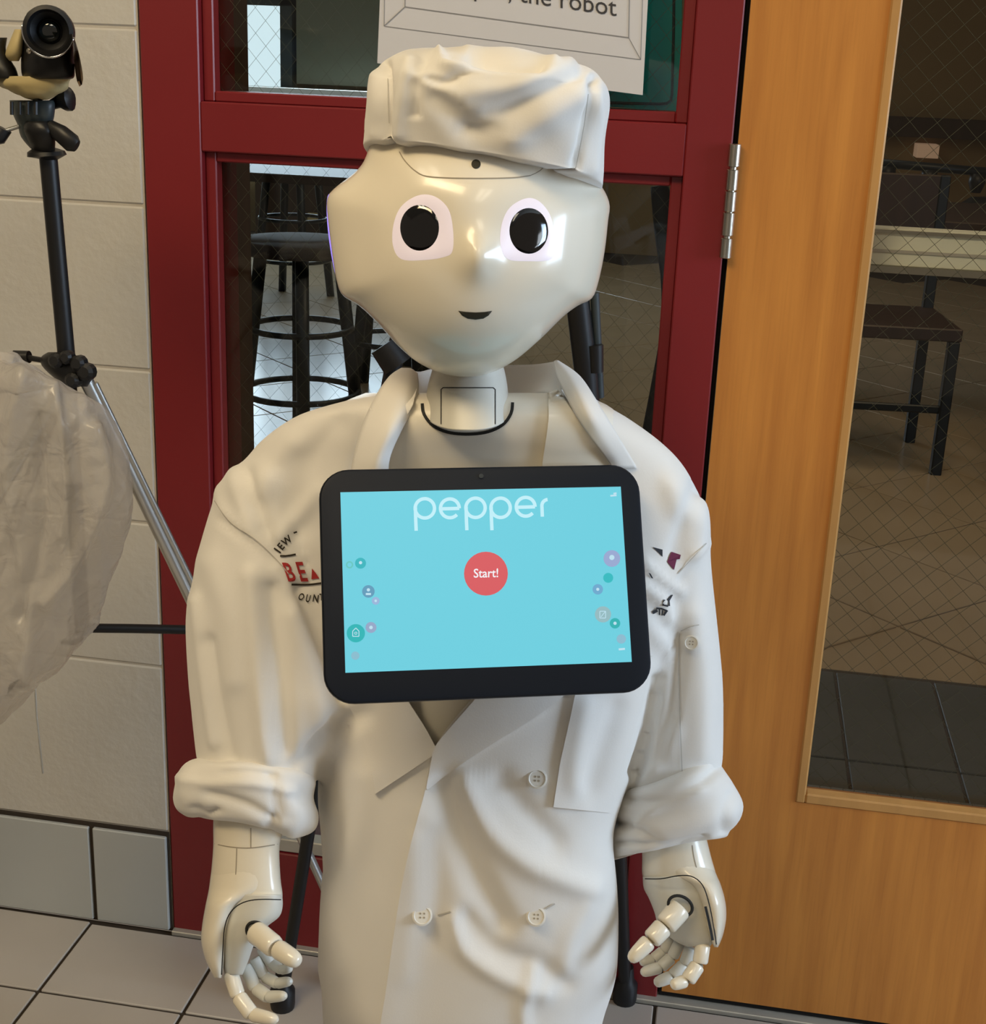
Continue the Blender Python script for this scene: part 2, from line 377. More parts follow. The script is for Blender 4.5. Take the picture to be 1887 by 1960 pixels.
mb = MB(); mb.box(-3.2, 2.4, -4.0, .19, 2.7, 2.75); mb.obj('ceiling', 'ceil', None, kind='structure')

# --- red sidelight frame: window_1
W1 = empty('window_1', (-.36, .05, 0), kind='structure')
def part(name, m_, parent, boxes, bev=.0015, **k):
    mb = MB()
    for b in boxes: mb.box(*b, 0, bev)
    return mb.obj(name, m_, parent, **k)
part('jamb', 'red', W1, [(-.706, -.634, 0, .12, .0, 2.12)]); part('jamb', 'red', W1, [(-.066, -.0145, 0, .12, .0, 2.12)])
part('rail', 'red', W1, [(-.634, -.066, .0005, .12, 1.090, 1.147)]); part('rail', 'red', W1, [(-.634, -.066, .0005, .12, 0, .150)])
part('rail', 'red', W1, [(-.634, -.066, .0005, .12, 2.07, 2.12)])
for z0, z1 in ((.150, 1.090), (1.147, 2.07)):
    part('glazing_stop', 'red', W1, [(-.634, -.620, .012, .06, z0, z1)]); part('glazing_stop', 'red', W1, [(-.080, -.066, .012, .06, z0, z1)])
    part('glazing_stop', 'red', W1, [(-.620, -.080, .012, .06, z0, z0+.012)]); part('glazing_stop', 'red', W1, [(-.620, -.080, .012, .06, z1-.012, z1)])
    mb = MB(); mb.box(-.620, -.080, .030, .034, z0+.012, z1-.012); mb.obj('glass_pane', 'pglass', W1)
part('sill_cap', 'sill', W1, [(-.618, -.082, .004, .028, .151, .171)], label='pale metal strip above the bottom rail')
part('door_stop_gap', 'blackgap', W1, [(-.0145, -.0095, .012, .1, 0, 2.12)])
def wires(x0, x1, z0, z1, y, pitchx, slope, parent, r=.00025):
    mb = MB(); n = 0
    for s in (1, -1):
        c0 = -slope*x1 if s > 0 else slope*x0; step = pitchx*slope
        lo = min(z0-s*slope*x for x in (x0, x1)); hi = max(z1-s*slope*x for x in (x0, x1))
        c = math.ceil(lo/step)*step
        while c < hi:     # z = s*slope*x + c clipped
            xa, xb = sorted(((z0-c)/(s*slope), (z1-c)/(s*slope))); xa = max(xa, x0); xb = min(xb, x1)
            if xb-xa > .002: mb.tube([(xa, y+s*.0003, s*slope*xa+c), (xb, y+s*.0003, s*slope*xb+c)], r, 4)
            c += step
    return mb.obj('wire_mesh', 'wire', parent, kind='stuff')
wires(-.62, -.08, .162, 1.078, .032, .0245, 1.15, W1, .00013); wires(-.62, -.08, 1.159, 1.4, .032, .0245, 1.15, W1, .00018)

# threshold
mb = MB(); mb.box(-.706, .96, -.0095, .12, -.002, .0055, 0, .001); mb.obj('trim_1', 'sill', None, kind='structure')
mb = MB()

# --- honey wood door: door_1
D1 = empty('door_1', (.45, .02, 0), kind='structure')
mb = MB()
for b in ((-.0085, .137, .0, .044, .3265, 1.95), (-.0085, .945, .0, .044, .016, .3265), (-.0085, .945, .0, .044, 1.95, 2.10), (.80, .945, .0, .044, .3265, 1.95)): mb.box(*b)
mb.obj('door_leaf', 'wood', D1)
part('glazing_bead', 'bead', D1, [(.137, .149, -.003, .016, .3265, 1.95)], .002); part('glazing_bead', 'bead', D1, [(.788, .80, -.003, .016, .3265, 1.95)], .002)
part('glazing_bead', 'bead', D1, [(.149, .788, -.003, .016, .3265, .3405)], .002); part('glazing_bead', 'bead', D1, [(.149, .788, -.003, .016, 1.936, 1.95)], .002)
mb = MB(); mb.box(.149, .788, .018, .023, .3405, 1.936); mb.obj('glass_pane', 'dglass', D1)
wires(.149, .788, .3405, 1.5, .0205, .029, 1.0, D1, .00026)
pb = part('push_bar', 'pushbar', D1, [(.149, .86, .060, .095, .996, 1.040)], .003, label='pale metal push bar on the far side of the door')
part('groove', 'stitch', pb, [(.149, .86, .058, .0602, 1.013, 1.0165)], .0002)
part('rim', 'metal', pb, [(.149, .86, .056, .0602, 1.035, 1.039)], .0002); part('rim', 'metal', pb, [(.149, .86, .056, .0602, .990, .998)], .0002)
part('bottom_gap', 'blackgap', D1, [(-.012, .95, .004, .044, .007, .0155)], .0005)
hg = empty('hinge_pin', (0, 0, 0)); bpy.data.objects.remove(hg)
mb = MB(); H0, H1 = 1.129, 1.004; hx, hy = -.0115, -.0075
mb.tube([(hx, hy, H1), (hx, hy, H0)], .0042, 12); hinge = mb.obj('hinge', 'metal', D1, label='brushed steel butt hinge', auto=40)
zz = [1.129, 1.1045, 1.1015, 1.0790, 1.0778, 1.0558, 1.0546, 1.0290, 1.0265, 1.004]
for a, b in zip(zz[0::2], zz[1::2]):
    mb = MB(); mb.tube([(hx, hy, b), (hx, hy, b+.0006), (hx, hy, a-.0006), (hx, hy, a)], [.0060, .0068, .0068, .0060], 20); mb.obj('knuckle', 'metal', hinge, auto=30)
mb = MB(); mb.box(-.0135, -.0095, -.006, .004, H1, H0); mb.obj('hinge_leaf', 'blackgap', hinge)
mb = MB(); mb.box(.945, .96, 0, .12, 0, 2.12); mb.obj('door_frame', 'red', D1)

# ================================================================== ROOM BEYOND
mb = MB(); mb.box(-4.2, 2.6, .19, 7.9, -.05, -.003); FB = mb.obj('floor_beyond', 'beyondgrout', kind='structure')
sl = tile_mesh('slate', -.1+.003, .1-.003, -.2+.003, .2-.003, -.006, 0, 'slatet')
for i in range(-4, 7):
    for r in range(2): add_shared('tile', sl, (.27+.2*i-.1+.016, .19+.2+.4*r+.18, 0), FB)
bt = tile_mesh('beige', -.2+.0025, .2-.0025, -.2+.0025, .2-.0025, -.006, 0, 'beyondtile')
rt2 = math.sqrt(.5)
for i in range(-18, 16):
    for j in range(-2, 22):
        u, v = .4*i, .4*j; x = .445+(u+v)*rt2-.0; y = 1.185+(v-u)*rt2+.0
        if y < 1.18+.285 or y > 7.4 or x < -3.6 or x > 2.4: continue
        if x < -.30*y-1.3 and y < 4: continue
        o = add_shared('tile', bt, (x, y, 0), FB); o.rotation_euler.z = math.pi/4
# edge half tiles between the slate and the beige field
mb = MB(); mb.box(-1.5, 1.9, 1.19, 1.50, -.008, -.0015); mb.obj('tile', 'beyondtile', FB)
mb = MB(); mb.box(-4.2, 2.6, 7.7, 7.8, 0, 2.7); WF = mb.obj('wall_far', 'fartan', kind='structure')
mb = MB(); mb.box(-4.3, -4.2, .2, 7.8, 0, 2.7); mb.obj('wall_beyond_left', 'farwall', kind='structure')
mb = MB(); mb.box(2.6, 2.7, .2, 7.8, 0, 2.7); mb.obj('wall_beyond_right', 'fartan', kind='structure')
mb = MB(); mb.box(-4.2, 2.6, .2, 7.8, 2.7, 2.75); mb.obj('ceiling_beyond', 'ceil', kind='structure')
# far window
W2 = empty('window_2', (-3.4, 7.68, 1.0), kind='structure')
mb = MB(); mb.box(-4.05, -3.05, 7.66, 7.69, .36, 1.50); mb.obj('bright_pane', 'winlight', W2)
part('frame', 'slate', W2, [(-3.06, -2.98, 7.60, 7.70, .30, 1.6), (-4.12, -2.98, 7.60, 7.70, 1.47, 1.6)])
part('mullion', 'slate', W2, [(-3.56, -3.53, 7.62, 7.66, .36, 1.5)])
part('sill_ledge', 'white', W2, [(-4.1, -1.9, 7.45, 7.7, .90, .965)])
bd = part('wall_board', 'board', None, [(-2.95, -1.75, 7.60, 7.69, .99, 2.2)]); tag(bd, 'large grey green board on the far wall seen through the upper pane', 'board')
# brown partition close behind the left edge of the glass
o = part('partition', 'panel', None, [(-.80, -.716, .30, .40, 0, 2.0)]); tag(o, 'brown wooden post just behind the left edge of the sidelight glass', 'post')
o = part('cabinet', 'darkwood', None, [(-3.0, -1.55, 6.9, 7.3, 0, .86)]); tag(o, 'dark low cabinet standing under the far window', 'cabinet')
# stools
def stool(c, seat_z, R, rot, label):
    t = empty('bar_stool', (c[0], c[1], 0), label=label, cat='stool', group='bar stools in the room beyond')
    mb = MB(); mb.lathe((c[0], c[1], seat_z), [(R*.72, 0), (R*.95, .006), (R, .025), (R*.96, .045), (R*.5, .055)], 24); mb.obj('seat', 'seat', t, smooth=True)
    for q in range(4):
        a = rot+q*math.pi/2; mb = MB()
        mb.tube([(c[0]+R*.62*math.cos(a), c[1]+R*.62*math.sin(a), seat_z), (c[0]+R*1.0*math.cos(a), c[1]+R*1.0*math.sin(a), .0)], .021, 8); mb.obj('leg', 'stool', t, smooth=True)
    for z, f in ((.40, .93), (.2, 1.0)):
        mb = MB(); rr_ = R*(.62+.38*(1-z/seat_z))+.012
        mb.tube([(c[0]+rr_*math.cos(q), c[1]+rr_*math.sin(q), z) for q in np.linspace(0, 2*math.pi, 28, endpoint=False)], .010, 6, closed=True)
        if z > .3 or True: mb.obj('foot_ring', 'stool', t, smooth=True)
    return t
g = P(575, 610, 2.45); stool((g.x, 2.45), .62, .19, .35, 'dark bar stool with round foot ring, in the middle of the left lower glass')
g = P(690, 610, 3.1); stool((g.x+.05, 3.35), .62, .17, .9, 'dark bar stool nearest the face, partly hidden by the head')
g = P(560, 400, 5.2); stool((g.x, 5.2), .66, .2, .6, 'dark bar stool farther back in front of the low cabinet')
# dark table behind stools
def table(c, w_, d_, h, label, m1='darkwood'):
    t = empty('dining_table', (c[0], c[1], 0), label=label, cat='table')
    mb = MB(); mb.box(c[0]-w_/2, c[0]+w_/2, c[1]-d_/2, c[1]+d_/2, h-.035, h, 0, .004); mb.obj('tabletop', m1, t)
    for sx in (-1, 1):
        for sy2 in (-1, 1):
            mb = MB(); x = c[0]+sx*(w_/2-.06); y = c[1]+sy2*(d_/2-.06); mb.box(x-.022, x+.022, y-.022, y+.022, 0, h-.035); mb.obj('leg', 'stool', t)
    return t
g = P(600, 430, 4.1); table((g.x, 4.1), 1.1, .7, .74, 'dark table behind the bar stools')
def chair(c, rot, label):
    t = empty('dining_chair', (c[0], c[1], 0), label=label, cat='chair')
    ca, sa = math.cos(rot), math.sin(rot); X = lambda x, y, z: (c[0]+x*ca-y*sa, c[1]+x*sa+y*ca, z)
    def bx(name, x0, x1, y0, y1, z0, z1, m_):
        mb = MB(); mb.box(x0, x1, y0, y1, z0, z1, 0, .004); mb.V = [X(*v) for v in mb.V]; mb.obj(name, m_, t)
    bx('seat', -.21, .21, -.21, .21, .43, .47, 'darkwood'); bx('backrest', -.2, .2, .19, .22, .62, .90, 'darkwood')
    for sx in (-1, 1):
        bx('leg', sx*.19-.017, sx*.19+.017, -.21, -.175, 0, .43, 'stool'); bx('leg', sx*.19-.017, sx*.19+.017, .185, .22, 0, .9, 'stool')
    bx('stretcher', -.19, .19, -.2, -.185, .2, .225, 'stool'); return t
g = floor_at(1650, 905); chair((g.x+.02, g.y+.22), .1, 'dark wooden chair nearest the door bead, seen through the door glass')
g = floor_at(1790, 930); chair((g.x+.42, g.y+.15), -.2, 'dark wooden chair standing right of the other behind the door glass')
g = P(1790, 560, 3.4); table((g.x+.15, 3.75), 1.3, .8, .74, 'dark table behind the chairs seen through the door glass')
# rail with fixtures across the door view
rl = empty('track_rail', P(1790, 322, 3.9), label='black rail with hanging fixtures seen through the door glass above the push bar', cat='rail')
mb = MB(); a, b = P(1600, 305, 4.4), P(1990, 338, 4.4); mb.tube([a, b], .018, 8); mb.obj('rail', 'stool', rl, smooth=True)
for px in (1700, 1780, 1872, 1960):
    q = P(px, 318+(px-1700)*.085, 4.4); mb = MB(); mb.tube([q, q+Vector((0, 0, -.035)), q+Vector((.0, 0, -.075))], [.03, .034, .02], 10); mb.obj('fixture', 'black', rl, smooth=True)
mb = MB(); a = P(1560, 450, 4.4); b = P(1990, 418, 4.4); mb.tube([P(1640, 440, 4.4), P(1800, 425, 4.4), P(1860, 405, 4.4), P(1990, 400, 4.4)], [.018, .03, .06, .05], 10); mb.obj('arm', 'black', rl, smooth=True)
for px in (1560, 2100): mb = MB(); q = P(px, 325, 4.4); mb.tube([q, Vector((q.x, q.y, 0))], .012, 6); mb.obj('post', 'stool', rl, smooth=True)
o = part('wall_strip', 'darkwood', None, [(P(1640, 240, 7.6).x, 2.6, 7.6, 7.69, P(1690, 260, 7.6).z, P(1690, 222, 7.6).z)]); tag(o, 'dark brown strip along the far wall seen high in the door glass', 'trim')
q = P(1776, 290, 7.5); o = part('light_box', 'pinkbox', None, [(q.x-.065, q.x+.065, 7.5, 7.69, q.z-.04, q.z+.04)]); tag(o, 'small pale lit box on the far wall seen through the door glass', 'light')
q = P(602, 418, 6.85); o = part('notice_card', 'tan', None, [(q.x-.05, q.x+.05, 6.86, 6.89, q.z-.03, q.z+.03)]); tag(o, 'small yellowish card on the front of the dark low cabinet', 'card')
# teal board behind the upper pane
tb = empty('teal_board', P(1235, 100, .09), label='teal board with a dark rounded outline behind the upper glass', cat='board')
Q = [P(*c, .09) for c in ((1045, -300), (1309, -300), (1302, 214), (1045, 196))]
V = [(q.x, q.y+d, q.z) for d in (0, .012) for q in Q]; obj('board_face', V, [(0, 1, 2, 3), (7, 6, 5, 4), (0, 4, 5, 1), (1, 5, 6, 2), (2, 6, 7, 3), (3, 7, 4, 0)], 'teal', tb, smooth=False)
mb = MB(); mb.tube([P(*c, .089) for c in ((1293, -280), (1289, 60), (1286, 180), (1284, 192), (1276, 198), (1262, 199), (1150, 196), (1050, 190))], .0016, 6); mb.obj('outline_groove', 'tealline', tb)
# dark curved strap beyond the right part of the lower glass
mb = MB(); pts = [(1262, 355), (1274, 440), (1290, 540), (1288, 640), (1268, 740), (1240, 860)]; pts = crom(pts, 5)
mb.tube([P(x, y, .16) for x, y in pts], [.011+.006*math.sin(i/len(pts)*3.1) for i in range(len(pts))], 10, flat=.4); mb.tube([P(1300+ (i*2-8)*0, 355+i*60, .17) for i in range(9)], .006, 6)
o = mb.obj('strap', 'stool', smooth=True); tag(o, 'dark teal strap hanging in a bow behind the right edge of the lower glass', 'strap')

# ================================================================== SIGN
def sgn(x, y): return P(x, y, -.004)
SG = empty('paper_sign', sgn(980, 100), label='white printed paper sign taped above the chef hat, reading "the robot"', cat='sign')
c = [(711, -190), (1262, -190), (1230, 183), (722, 121)]
fr_ = [(727, 0), (722, 121), (880, 139), (1060, 160), (1230, 182), (1240, 0), (1250, -190), (716, -190)]
V = [sgn(*q) for q in fr_]; V = V+[v+Vector((0, .0008, 0)) for v in V]; n = len(fr_)
obj('sheet', V, [list(range(n)), list(range(n, 2*n))[::-1]]+[(i, i+n, (i+1) % n+n, (i+1) % n) for i in range(n)], 'paper', SG, smooth=False)
def sg2(x, y): return P(x, y, -.0046)
mb = MB()
def flat_line(mb, a, b, wpx, f, mi=0):
    a = A_(a, float); b = A_(b, float); t = (b-a)/np.linalg.norm(b-a); nn = A_([-t[1], t[0]])*wpx/2
    mb.add([f(*(a+nn)), f(*(b+nn)), f(*(b-nn)), f(*(a-nn))], [(0, 1, 2, 3)], mi)
for a, b, w_ in (((775, 13), (1203, 72), 2), ((735, 50), (1226, 114), 1.3), ((775, 13), (735, 50), 1.6), ((775, 13), (776, -150), 1.8), ((1203, 72), (1207, -150), 1.8), ((1203, 72), (1226, 114), 1.6), ((735, 50), (737, -150), 1.3), ((1226, 114), (1234, -150), 1.3)):
    flat_line(mb, a, b, w_, sg2)
mb.obj('border_line', 'inkline', SG)
V0, F0 = text_mesh('Pepper, the robot', 1, 0); wd_ = V0[:, 0].max()-V0[:, 0].min()
HX = 47.5; V, F = text_px('Pepper, the robot', 1180-wd_*HX/2, 31-wd_*HX/2*.148, HX, 50, sg2, (1, .148), (0, -1))
obj('lettering', V, F, 'ink', SG, smooth=False)

# ================================================================== CAMCORDER, TRIPODS, BAG
YT = -.30
T1 = empty('camera_tripod', Vector((P(150, 1203, YT).x, YT, 0)), label='tall camera tripod with black column and silver legs beside the red frame', cat='tripod')
def tubeobj(name, pts, rad, m_, parent, n=12, flat=1, **k): mb = MB(); mb.tube(pts, rad, n, flat=flat); return mb.obj(name, m_, parent, auto=50, **k)
hub = P(135, 706, YT)
tubeobj('center_column', [P(92, 296, YT), P(128, 690, YT), P(158, 1212, YT)], [.0088, .0088, .008], 'black', T1)
mb = MB(); mb.tube([P(88, 282, YT), P(88, 290, YT), P(90, 298, YT), P(90, 304, YT)], [.010, .018, .019, .010], 20); mb.obj('collar', 'black', T1, auto=45)
hd_ = empty('x', (0, 0, 0)); bpy.data.objects.remove(hd_)
V, F = rings([row(192, 18, 104, YT, .02), row(200, 20, 106, YT, .024), row(222, 26, 104, YT, .024), row(240, 34, 100, YT, .02), row(262, 40, 98, YT, .02), row(284, 58, 106, YT, .018)], 24, 3, 3); HEAD_T = obj('pan_head', V, F, 'slate', T1)
for x in (47, 62, 77, 92): 
    mb = MB(); a = P(x, 194, YT); b = P(x+2, 218, YT); mb.tube([a+Vector((0, -.025, 0)), b+Vector((0, -.027, 0))], .002, 6); mb.obj('fin', 'black', HEAD_T)
V, F = rings([row(232, 46, 92, YT-.008, .018), row(250, 44, 104, YT-.008, .022), row(275, 54, 106, YT-.005, .02), row(292, 64, 104, YT, .016)], 20, 2.4, 3); obj('pivot_block', V, F, 'black', HEAD_T)
tubeobj('tilt_lever', [P(96, 243, YT-.015), P(118, 257, YT-.02), P(138, 274, YT-.02), P(147, 280, YT-.02)], [.007, .009, .0095, .006], 'black', T1, flat=.8)
tubeobj('lock_knob', [P(100, 200, YT), P(112, 195, YT), P(122, 191, YT), P(134, 189, YT), P(138, 189, YT)], [.005, .006, .011, .0115, .008], 'black', T1)
tubeobj('pan_handle', [P(36, 242, YT-.01), P(5, 252, YT-.02), P(-80, 268, YT-.04)], [.002, .0022, .0022], 'silver', T1)
tubeobj('handle_grip', [P(7, 246, YT-.02), P(2, 257, YT-.021), P(-100, 275, YT-.045)], [.008, .009, .009], 'black', T1)
V, F = rings([row(674, 92, 140, YT, .016), row(684, 78, 150, YT, .024), row(700, 80, 172, YT, .03), row(722, 102, 177, YT, .03), row(740, 128, 168, YT, .02)], 20, 2.6, 3); HB = obj('leg_hub', V, F, 'black', T1)
for x, y, r in ((108, 690, .008), (128, 684, .007), (150, 695, .008), (165, 712, .009), (140, 728, .008)):
    mb = MB(); q = P(x, y, YT-.03); mb.lathe(q, [(r*.6, .006), (r, .003), (r, -.006)], 12, (0, -1, .1)); mb.obj('bolt', 'black', HB)
tubeobj('hub_knob', [P(28, 684, YT+.01), P(56, 683, YT+.01)], [.0075, .0065], 'black', T1); tubeobj('hub_arm', [P(50, 684, YT+.01), P(96, 692, YT)], .003, 'black', T1)
foot1 = floor_at(690, 1905); foot1.y = -.10; foot1 = Vector((foot1.x, -.10, .012)); 
def lerp(a, b, t): return a+(b-a)*t
lg0 = P(165, 728, YT+.0); lgk = P(355, 1120, -.235); d_ = (lgk-lg0); fpt = P(618, 1695, -.155)
kn = P(375, 1165, -.22)
tubeobj('leg', [lg0, kn, P(600, 1655, -.105), P(690, 1850, -.075)], [.0072, .0072, .0056, .0056], 'silver', T1, label='silver tubular leg running behind the robot')
tubeobj('leg', [P(176, 733, YT+.002)+Vector((.003, 0, 0)), kn+Vector((.010, .002, 0))], .0035, 'silver', T1)
tubeobj('leg', [P(120, 735, YT), Vector((-.80, -.40, .62)), Vector((-1.16, -.66, .02))], [.007, .007, .006], 'silver', T1)
tubeobj('leg', [P(120, 735, YT), P(-60, 1250, -.18), Vector((-1.10, -.10, .02))], [.007, .007, .006], 'silver', T1)
tubeobj('brace', [P(152, 1202, YT), P(250, 1203, -.27), P(392, 1206, -.225)], .0052, 'black', T1)
for p in (P(690, 1850, -.075), Vector((-1.16, -.66, .02)), Vector((-1.10, -.10, .02))):
    mb = MB(); mb.tube([Vector((p.x, p.y, .001)), Vector((p.x, p.y, .03)), Vector((p.x, p.y, max(p.z, .035)))], [.012, .011, .006], 12); mb.obj('foot', 'black', T1, auto=45)
tubeobj('leg_clip', [P(118, 1228, -.33), P(140, 1231, -.33), P(155, 1222, -.33), P(153, 1208, -.33)], .003, 'black', T1)
tubeobj('leg_clip', [P(19, 1332, -.36), P(24, 1314, -.36), P(34, 1308, -.36), P(57, 1318, -.36)], [.003, .004, .0045, .003], 'black', T1)

# camcorder
YC = -.31
CC = empty('camcorder', P(85, 150, YC), label='small black camcorder with tan strap on top of the camera tripod', cat='camera')
V, F = rings([row(14, 72, 108, YC, .018), row(24, 52, 126, YC, .03), row(50, 47, 138, YC, .04), row(90, 42, 142, YC, .045), row(125, 40, 143, YC, .045), row(148, 44, 142, YC, .04), row(152, 60, 130, YC, .03)], 28, 2.8, 4); obj('body', V, F, 'black', CC)
lc = P(96, 60, YC-.045); ax = (CAM-lc).normalized()+Vector((-.10, 0, .02))
mb = MB(); mb.lathe(lc, [(.0215, -.01), (.0225, .012), (.0222, .02), (.0185, .021), (.0165, .012), (.012, .008), (.0105, .002), (.001, .0015)], 36, ax); LB = mb.obj('lens_barrel', 'black', CC, auto=35)
mb = MB(); mb.lathe(lc, [(.0098, .0065), (.0085, .008), (.005, .0092), (.0005, .0096)], 28, ax); mb.obj('front_lens', 'lens', LB, smooth=True)
z_ = ax.normalized(); x_ = Vector((0, 0, 1)).cross(z_).normalized(); y_ = z_.cross(x_)
mb = MB(); mb.tube([lc+z_*.019+x_*(.0222*math.cos(q))+y_*(.0228*math.sin(q)) for q in np.linspace(math.pi*.93, math.pi*2-.2, 24)], .0011, 8); mb.obj('silver_ring', 'chrome', CC, smooth=True, label='silver ring round the lower half of the lens')
V, F = patch(bvh_of(*rings([row(60, 138, 144, YC-.02, .004), row(164, 145, 160, YC-.02, .004)], 8)), [(138, 66), (141, 110), (146, 150), (152, 166)], [(139, 64), (150, 98), (159, 145), (157, 162)], 4, 10, .001, .01); obj('screen_flap', V, F, 'brown', CC)
V, F = rings([row(56, 28, 46, YC-.01, .02), row(80, 18, 44, YC-.015, .022), row(104, 10, 42, YC-.015, .022), row(117, 18, 36, YC-.01, .018)], 16, 2.4, 3); obj('hand_strap', V, F, 'tan', CC, label='tan hand strap')
V, F = rings([row(72, -30, 14, YC, .02), row(100, -40, 12, YC, .025), row(130, -40, 30, YC, .03), row(150, -30, 36, YC, .03)], 16, 2.4, 3); obj('grip', V, F, 'black', CC)
V, F = rings([(2, 146, 140, 146, YC, .035), (-4, 160, 130, 158, YC, .036), (14, 172, 126, 170, YC, .034), (40, 184, 108, 182, YC, .03), (66, 190, 92, 189, YC, .02)], 24, 2.6, 4)
N_ = normals(V, F); V = V+N_*(.0015*np.sin(V[:, 0]*260)*np.cos(V[:, 2]*210))[:, None]; obj('padded_base', V, F, 'tan', CC, label='yellowish padded wrap under the camcorder')
mb = MB(); q = P(57, 98, YC-.047); mb.lathe(q, [(.0025, 0), (.0025, .002), (.001, .003)], 10, (0, -1, .1)); mb.obj('indicator', 'metal', CC)

# second, black tripod behind the robot
fr2 = floor_at(1196, 1905); fl2 = floor_at(541, 1928)
T2 = empty('light_tripod', (-.25, -.10, 0), label='black tripod standing behind the robot, only its legs showing', cat='tripod')
hubz = Vector((P(950, 330, -.14).x, -.14, P(950, 330, -.14).z))
rp = Vector((fr2.x, fr2.y-.012, .02)); lp = Vector((fl2.x, fl2.y, .02))
tubeobj('leg', [P(1083, 380, -.13), P(1122, 720, -.115), P(1186, 1640, -.05), rp], [.013, .013, .0095, .0085], 'black', T2)
tubeobj('leg', [P(812, 380, -.13), P(755, 690, -.13), P(607, 1490, -.15), lp], [.011, .010, .0085, .008], 'black', T2)
tubeobj('leg_tube', [P(1138, 560, -.118), P(1148, 760, -.105)], .005, 'slate', T2)
tubeobj('leg_clamp', [P(1139, 660, -.12), P(1141, 712, -.12)], [.009, .008], 'black', T2)
tubeobj('leg_clamp', [P(735, 660, -.14), P(762, 700, -.14)], [.017, .018], 'black', T2)
tubeobj('leg_clamp', [P(607, 1470, -.16), P(600, 1530, -.155)], [.007, .012], 'black', T2)
V, F = rings([row(300, 880, 1000, -.14, .03), row(340, 830, 1070, -.14, .05), row(400, 800, 1095, -.14, .05), row(430, 850, 1050, -.14, .03)], 24, 2.6, 3); obj('crown', V, F, 'black', T2)
tubeobj('leg', [P(950, 420, -.12), Vector((P(900, 1500, -.1).x, -.03, .02))], [.010, .008], 'black', T2)
for p, r in ((rp, .0165), (lp, .0165), (Vector((P(900, 1500, -.1).x, -.03, .02)), .014)):
    mb = MB(); mb.tube([Vector((p.x, p.y, .001)), Vector((p.x, p.y, .006)), Vector((p.x, p.y, .028)), Vector((p.x, p.y, .034)), Vector((p.x, p.y, .055))], [r*.95, r, r, r*.7, .009], 18); mb.obj('rubber_foot', 'black', T2, auto=45)

# translucent bag over the tripod
rows = [(690, -30, 30), (704, -90, 72), (722, -115, 108), (750, -125, 145), (790, -130, 188), (840, -130, 216), (900, -130, 238), (950, -130, 250), (1000, -130, 244), (1060, -130, 214), (1120, -130, 196), (1170, -130, 184), (1215, -125, 158), (1260, -120, 116), (1310, -110, 62), (1350, -100, 20), (1385, -85, -20)]
V, F = rings([(a, y, b, y, -.385, .085 if y > 720 else .04) for y, a, b in rows], 200, 2.0, 12)
N_ = outward(V, F)
from mathutils import noise
def rid(p, sc, ax=(1, 1, .55)): return 1-2*abs(noise.noise(Vector((p[0]*sc*ax[0], p[1]*sc*ax[1], p[2]*sc*ax[2]))))
def crease(p, sc, st=.5):
    q = Vector((p[0]*sc, p[1]*sc, p[2]*sc*st)); q = q+Vector((noise.noise(q*.7), noise.noise(q*.7+Vector((7, 3, 1))), noise.noise(q*.7+Vector((2, 9, 5)))))*.55
    d = noise.voronoi(q)[0]; return min(d[1]-d[0], .5)
f1 = A_([-.034*crease(p, 8.5, .4)-.010*crease(p, 20, .5)-.0022*crease(p, 48, .8) for p in V])
V = V+N_*(f1+.010)[:, None]
V = fold(V, N_, [([(40, 720), (20, 900), (60, 1150), (40, 1300)], 16, 7), ([(100, 740), (130, 900), (120, 1020)], 10, 6), ([(180, 820), (200, 930), (150, 1060), (90, 1150)], 12, 8), ([(70, 800), (80, 1000), (40, 1180)], 12, -7)])
BAG = obj('plastic_bag', V, F, 'bag'); tag(BAG, 'large crumpled translucent white plastic bag draped over the camera tripod', 'bag')
mb = MB(); mb.tube([P(66, 1290, -.34), P(70, 1370, -.34), P(82, 1480, -.34)], .0012, 6); tag(mb.obj('white_cord', 'white', smooth=True), 'thin white cord hanging below the plastic bag', 'cord')

# ================================================================== ROBOT
RC = Vector((-.20, -.49, 0))
RB = empty('humanoid_robot', RC, label='white humanoid robot in chef hat and coat with a tablet on its chest', cat='robot')
# base and leg column (below the picture)
mb = MB(); mb.lathe(RC, [(.16, .004), (.185, .02), (.19, .08), (.14, .14), (.10, .2), (.085, .34), (.09, .5)], 40); mb.obj('base', 'shell', RB, smooth=True)

# ---- head
HY = -.56
out_px = [(640, 362), (627, 384), (630, 430), (639, 500), (647, 543), (658, 566), (690, 586), (726, 620), (762, 660), (800, 692), (845, 713), (892, 720), (940, 712), (985, 688), (1030, 650), (1075, 606), (1105, 584), (1132, 570), (1145, 535), (1156, 480), (1163, 420), (1166, 396), (1160, 374), (1148, 352), (1120, 290), (1085, 235), (1030, 195), (960, 172), (900, 168), (830, 178), (770, 205), (720, 255), (692, 318)]
hc = (905, 470); o_c = P(hc[0], hc[1], HY); hn = -ray(*hc); 
op = crom(out_px, 8, closed=True); ang = np.arctan2(op[:, 1]-hc[1], op[:, 0]-hc[0]); rad_ = np.hypot(op[:, 0]-hc[0], op[:, 1]-hc[1]); od = np.argsort(ang); ang = ang[od]; rad_ = rad_[od]
ag = np.r_[ang-2*np.pi, ang, ang+2*np.pi]; rg = np.r_[rad_, rad_, rad_]
def outl(t): return np.interp(t, ag, rg)
NA = 180; V = []; F = []; phis = list(np.linspace(0, 90, 44))+list(np.linspace(94, 180, 20))
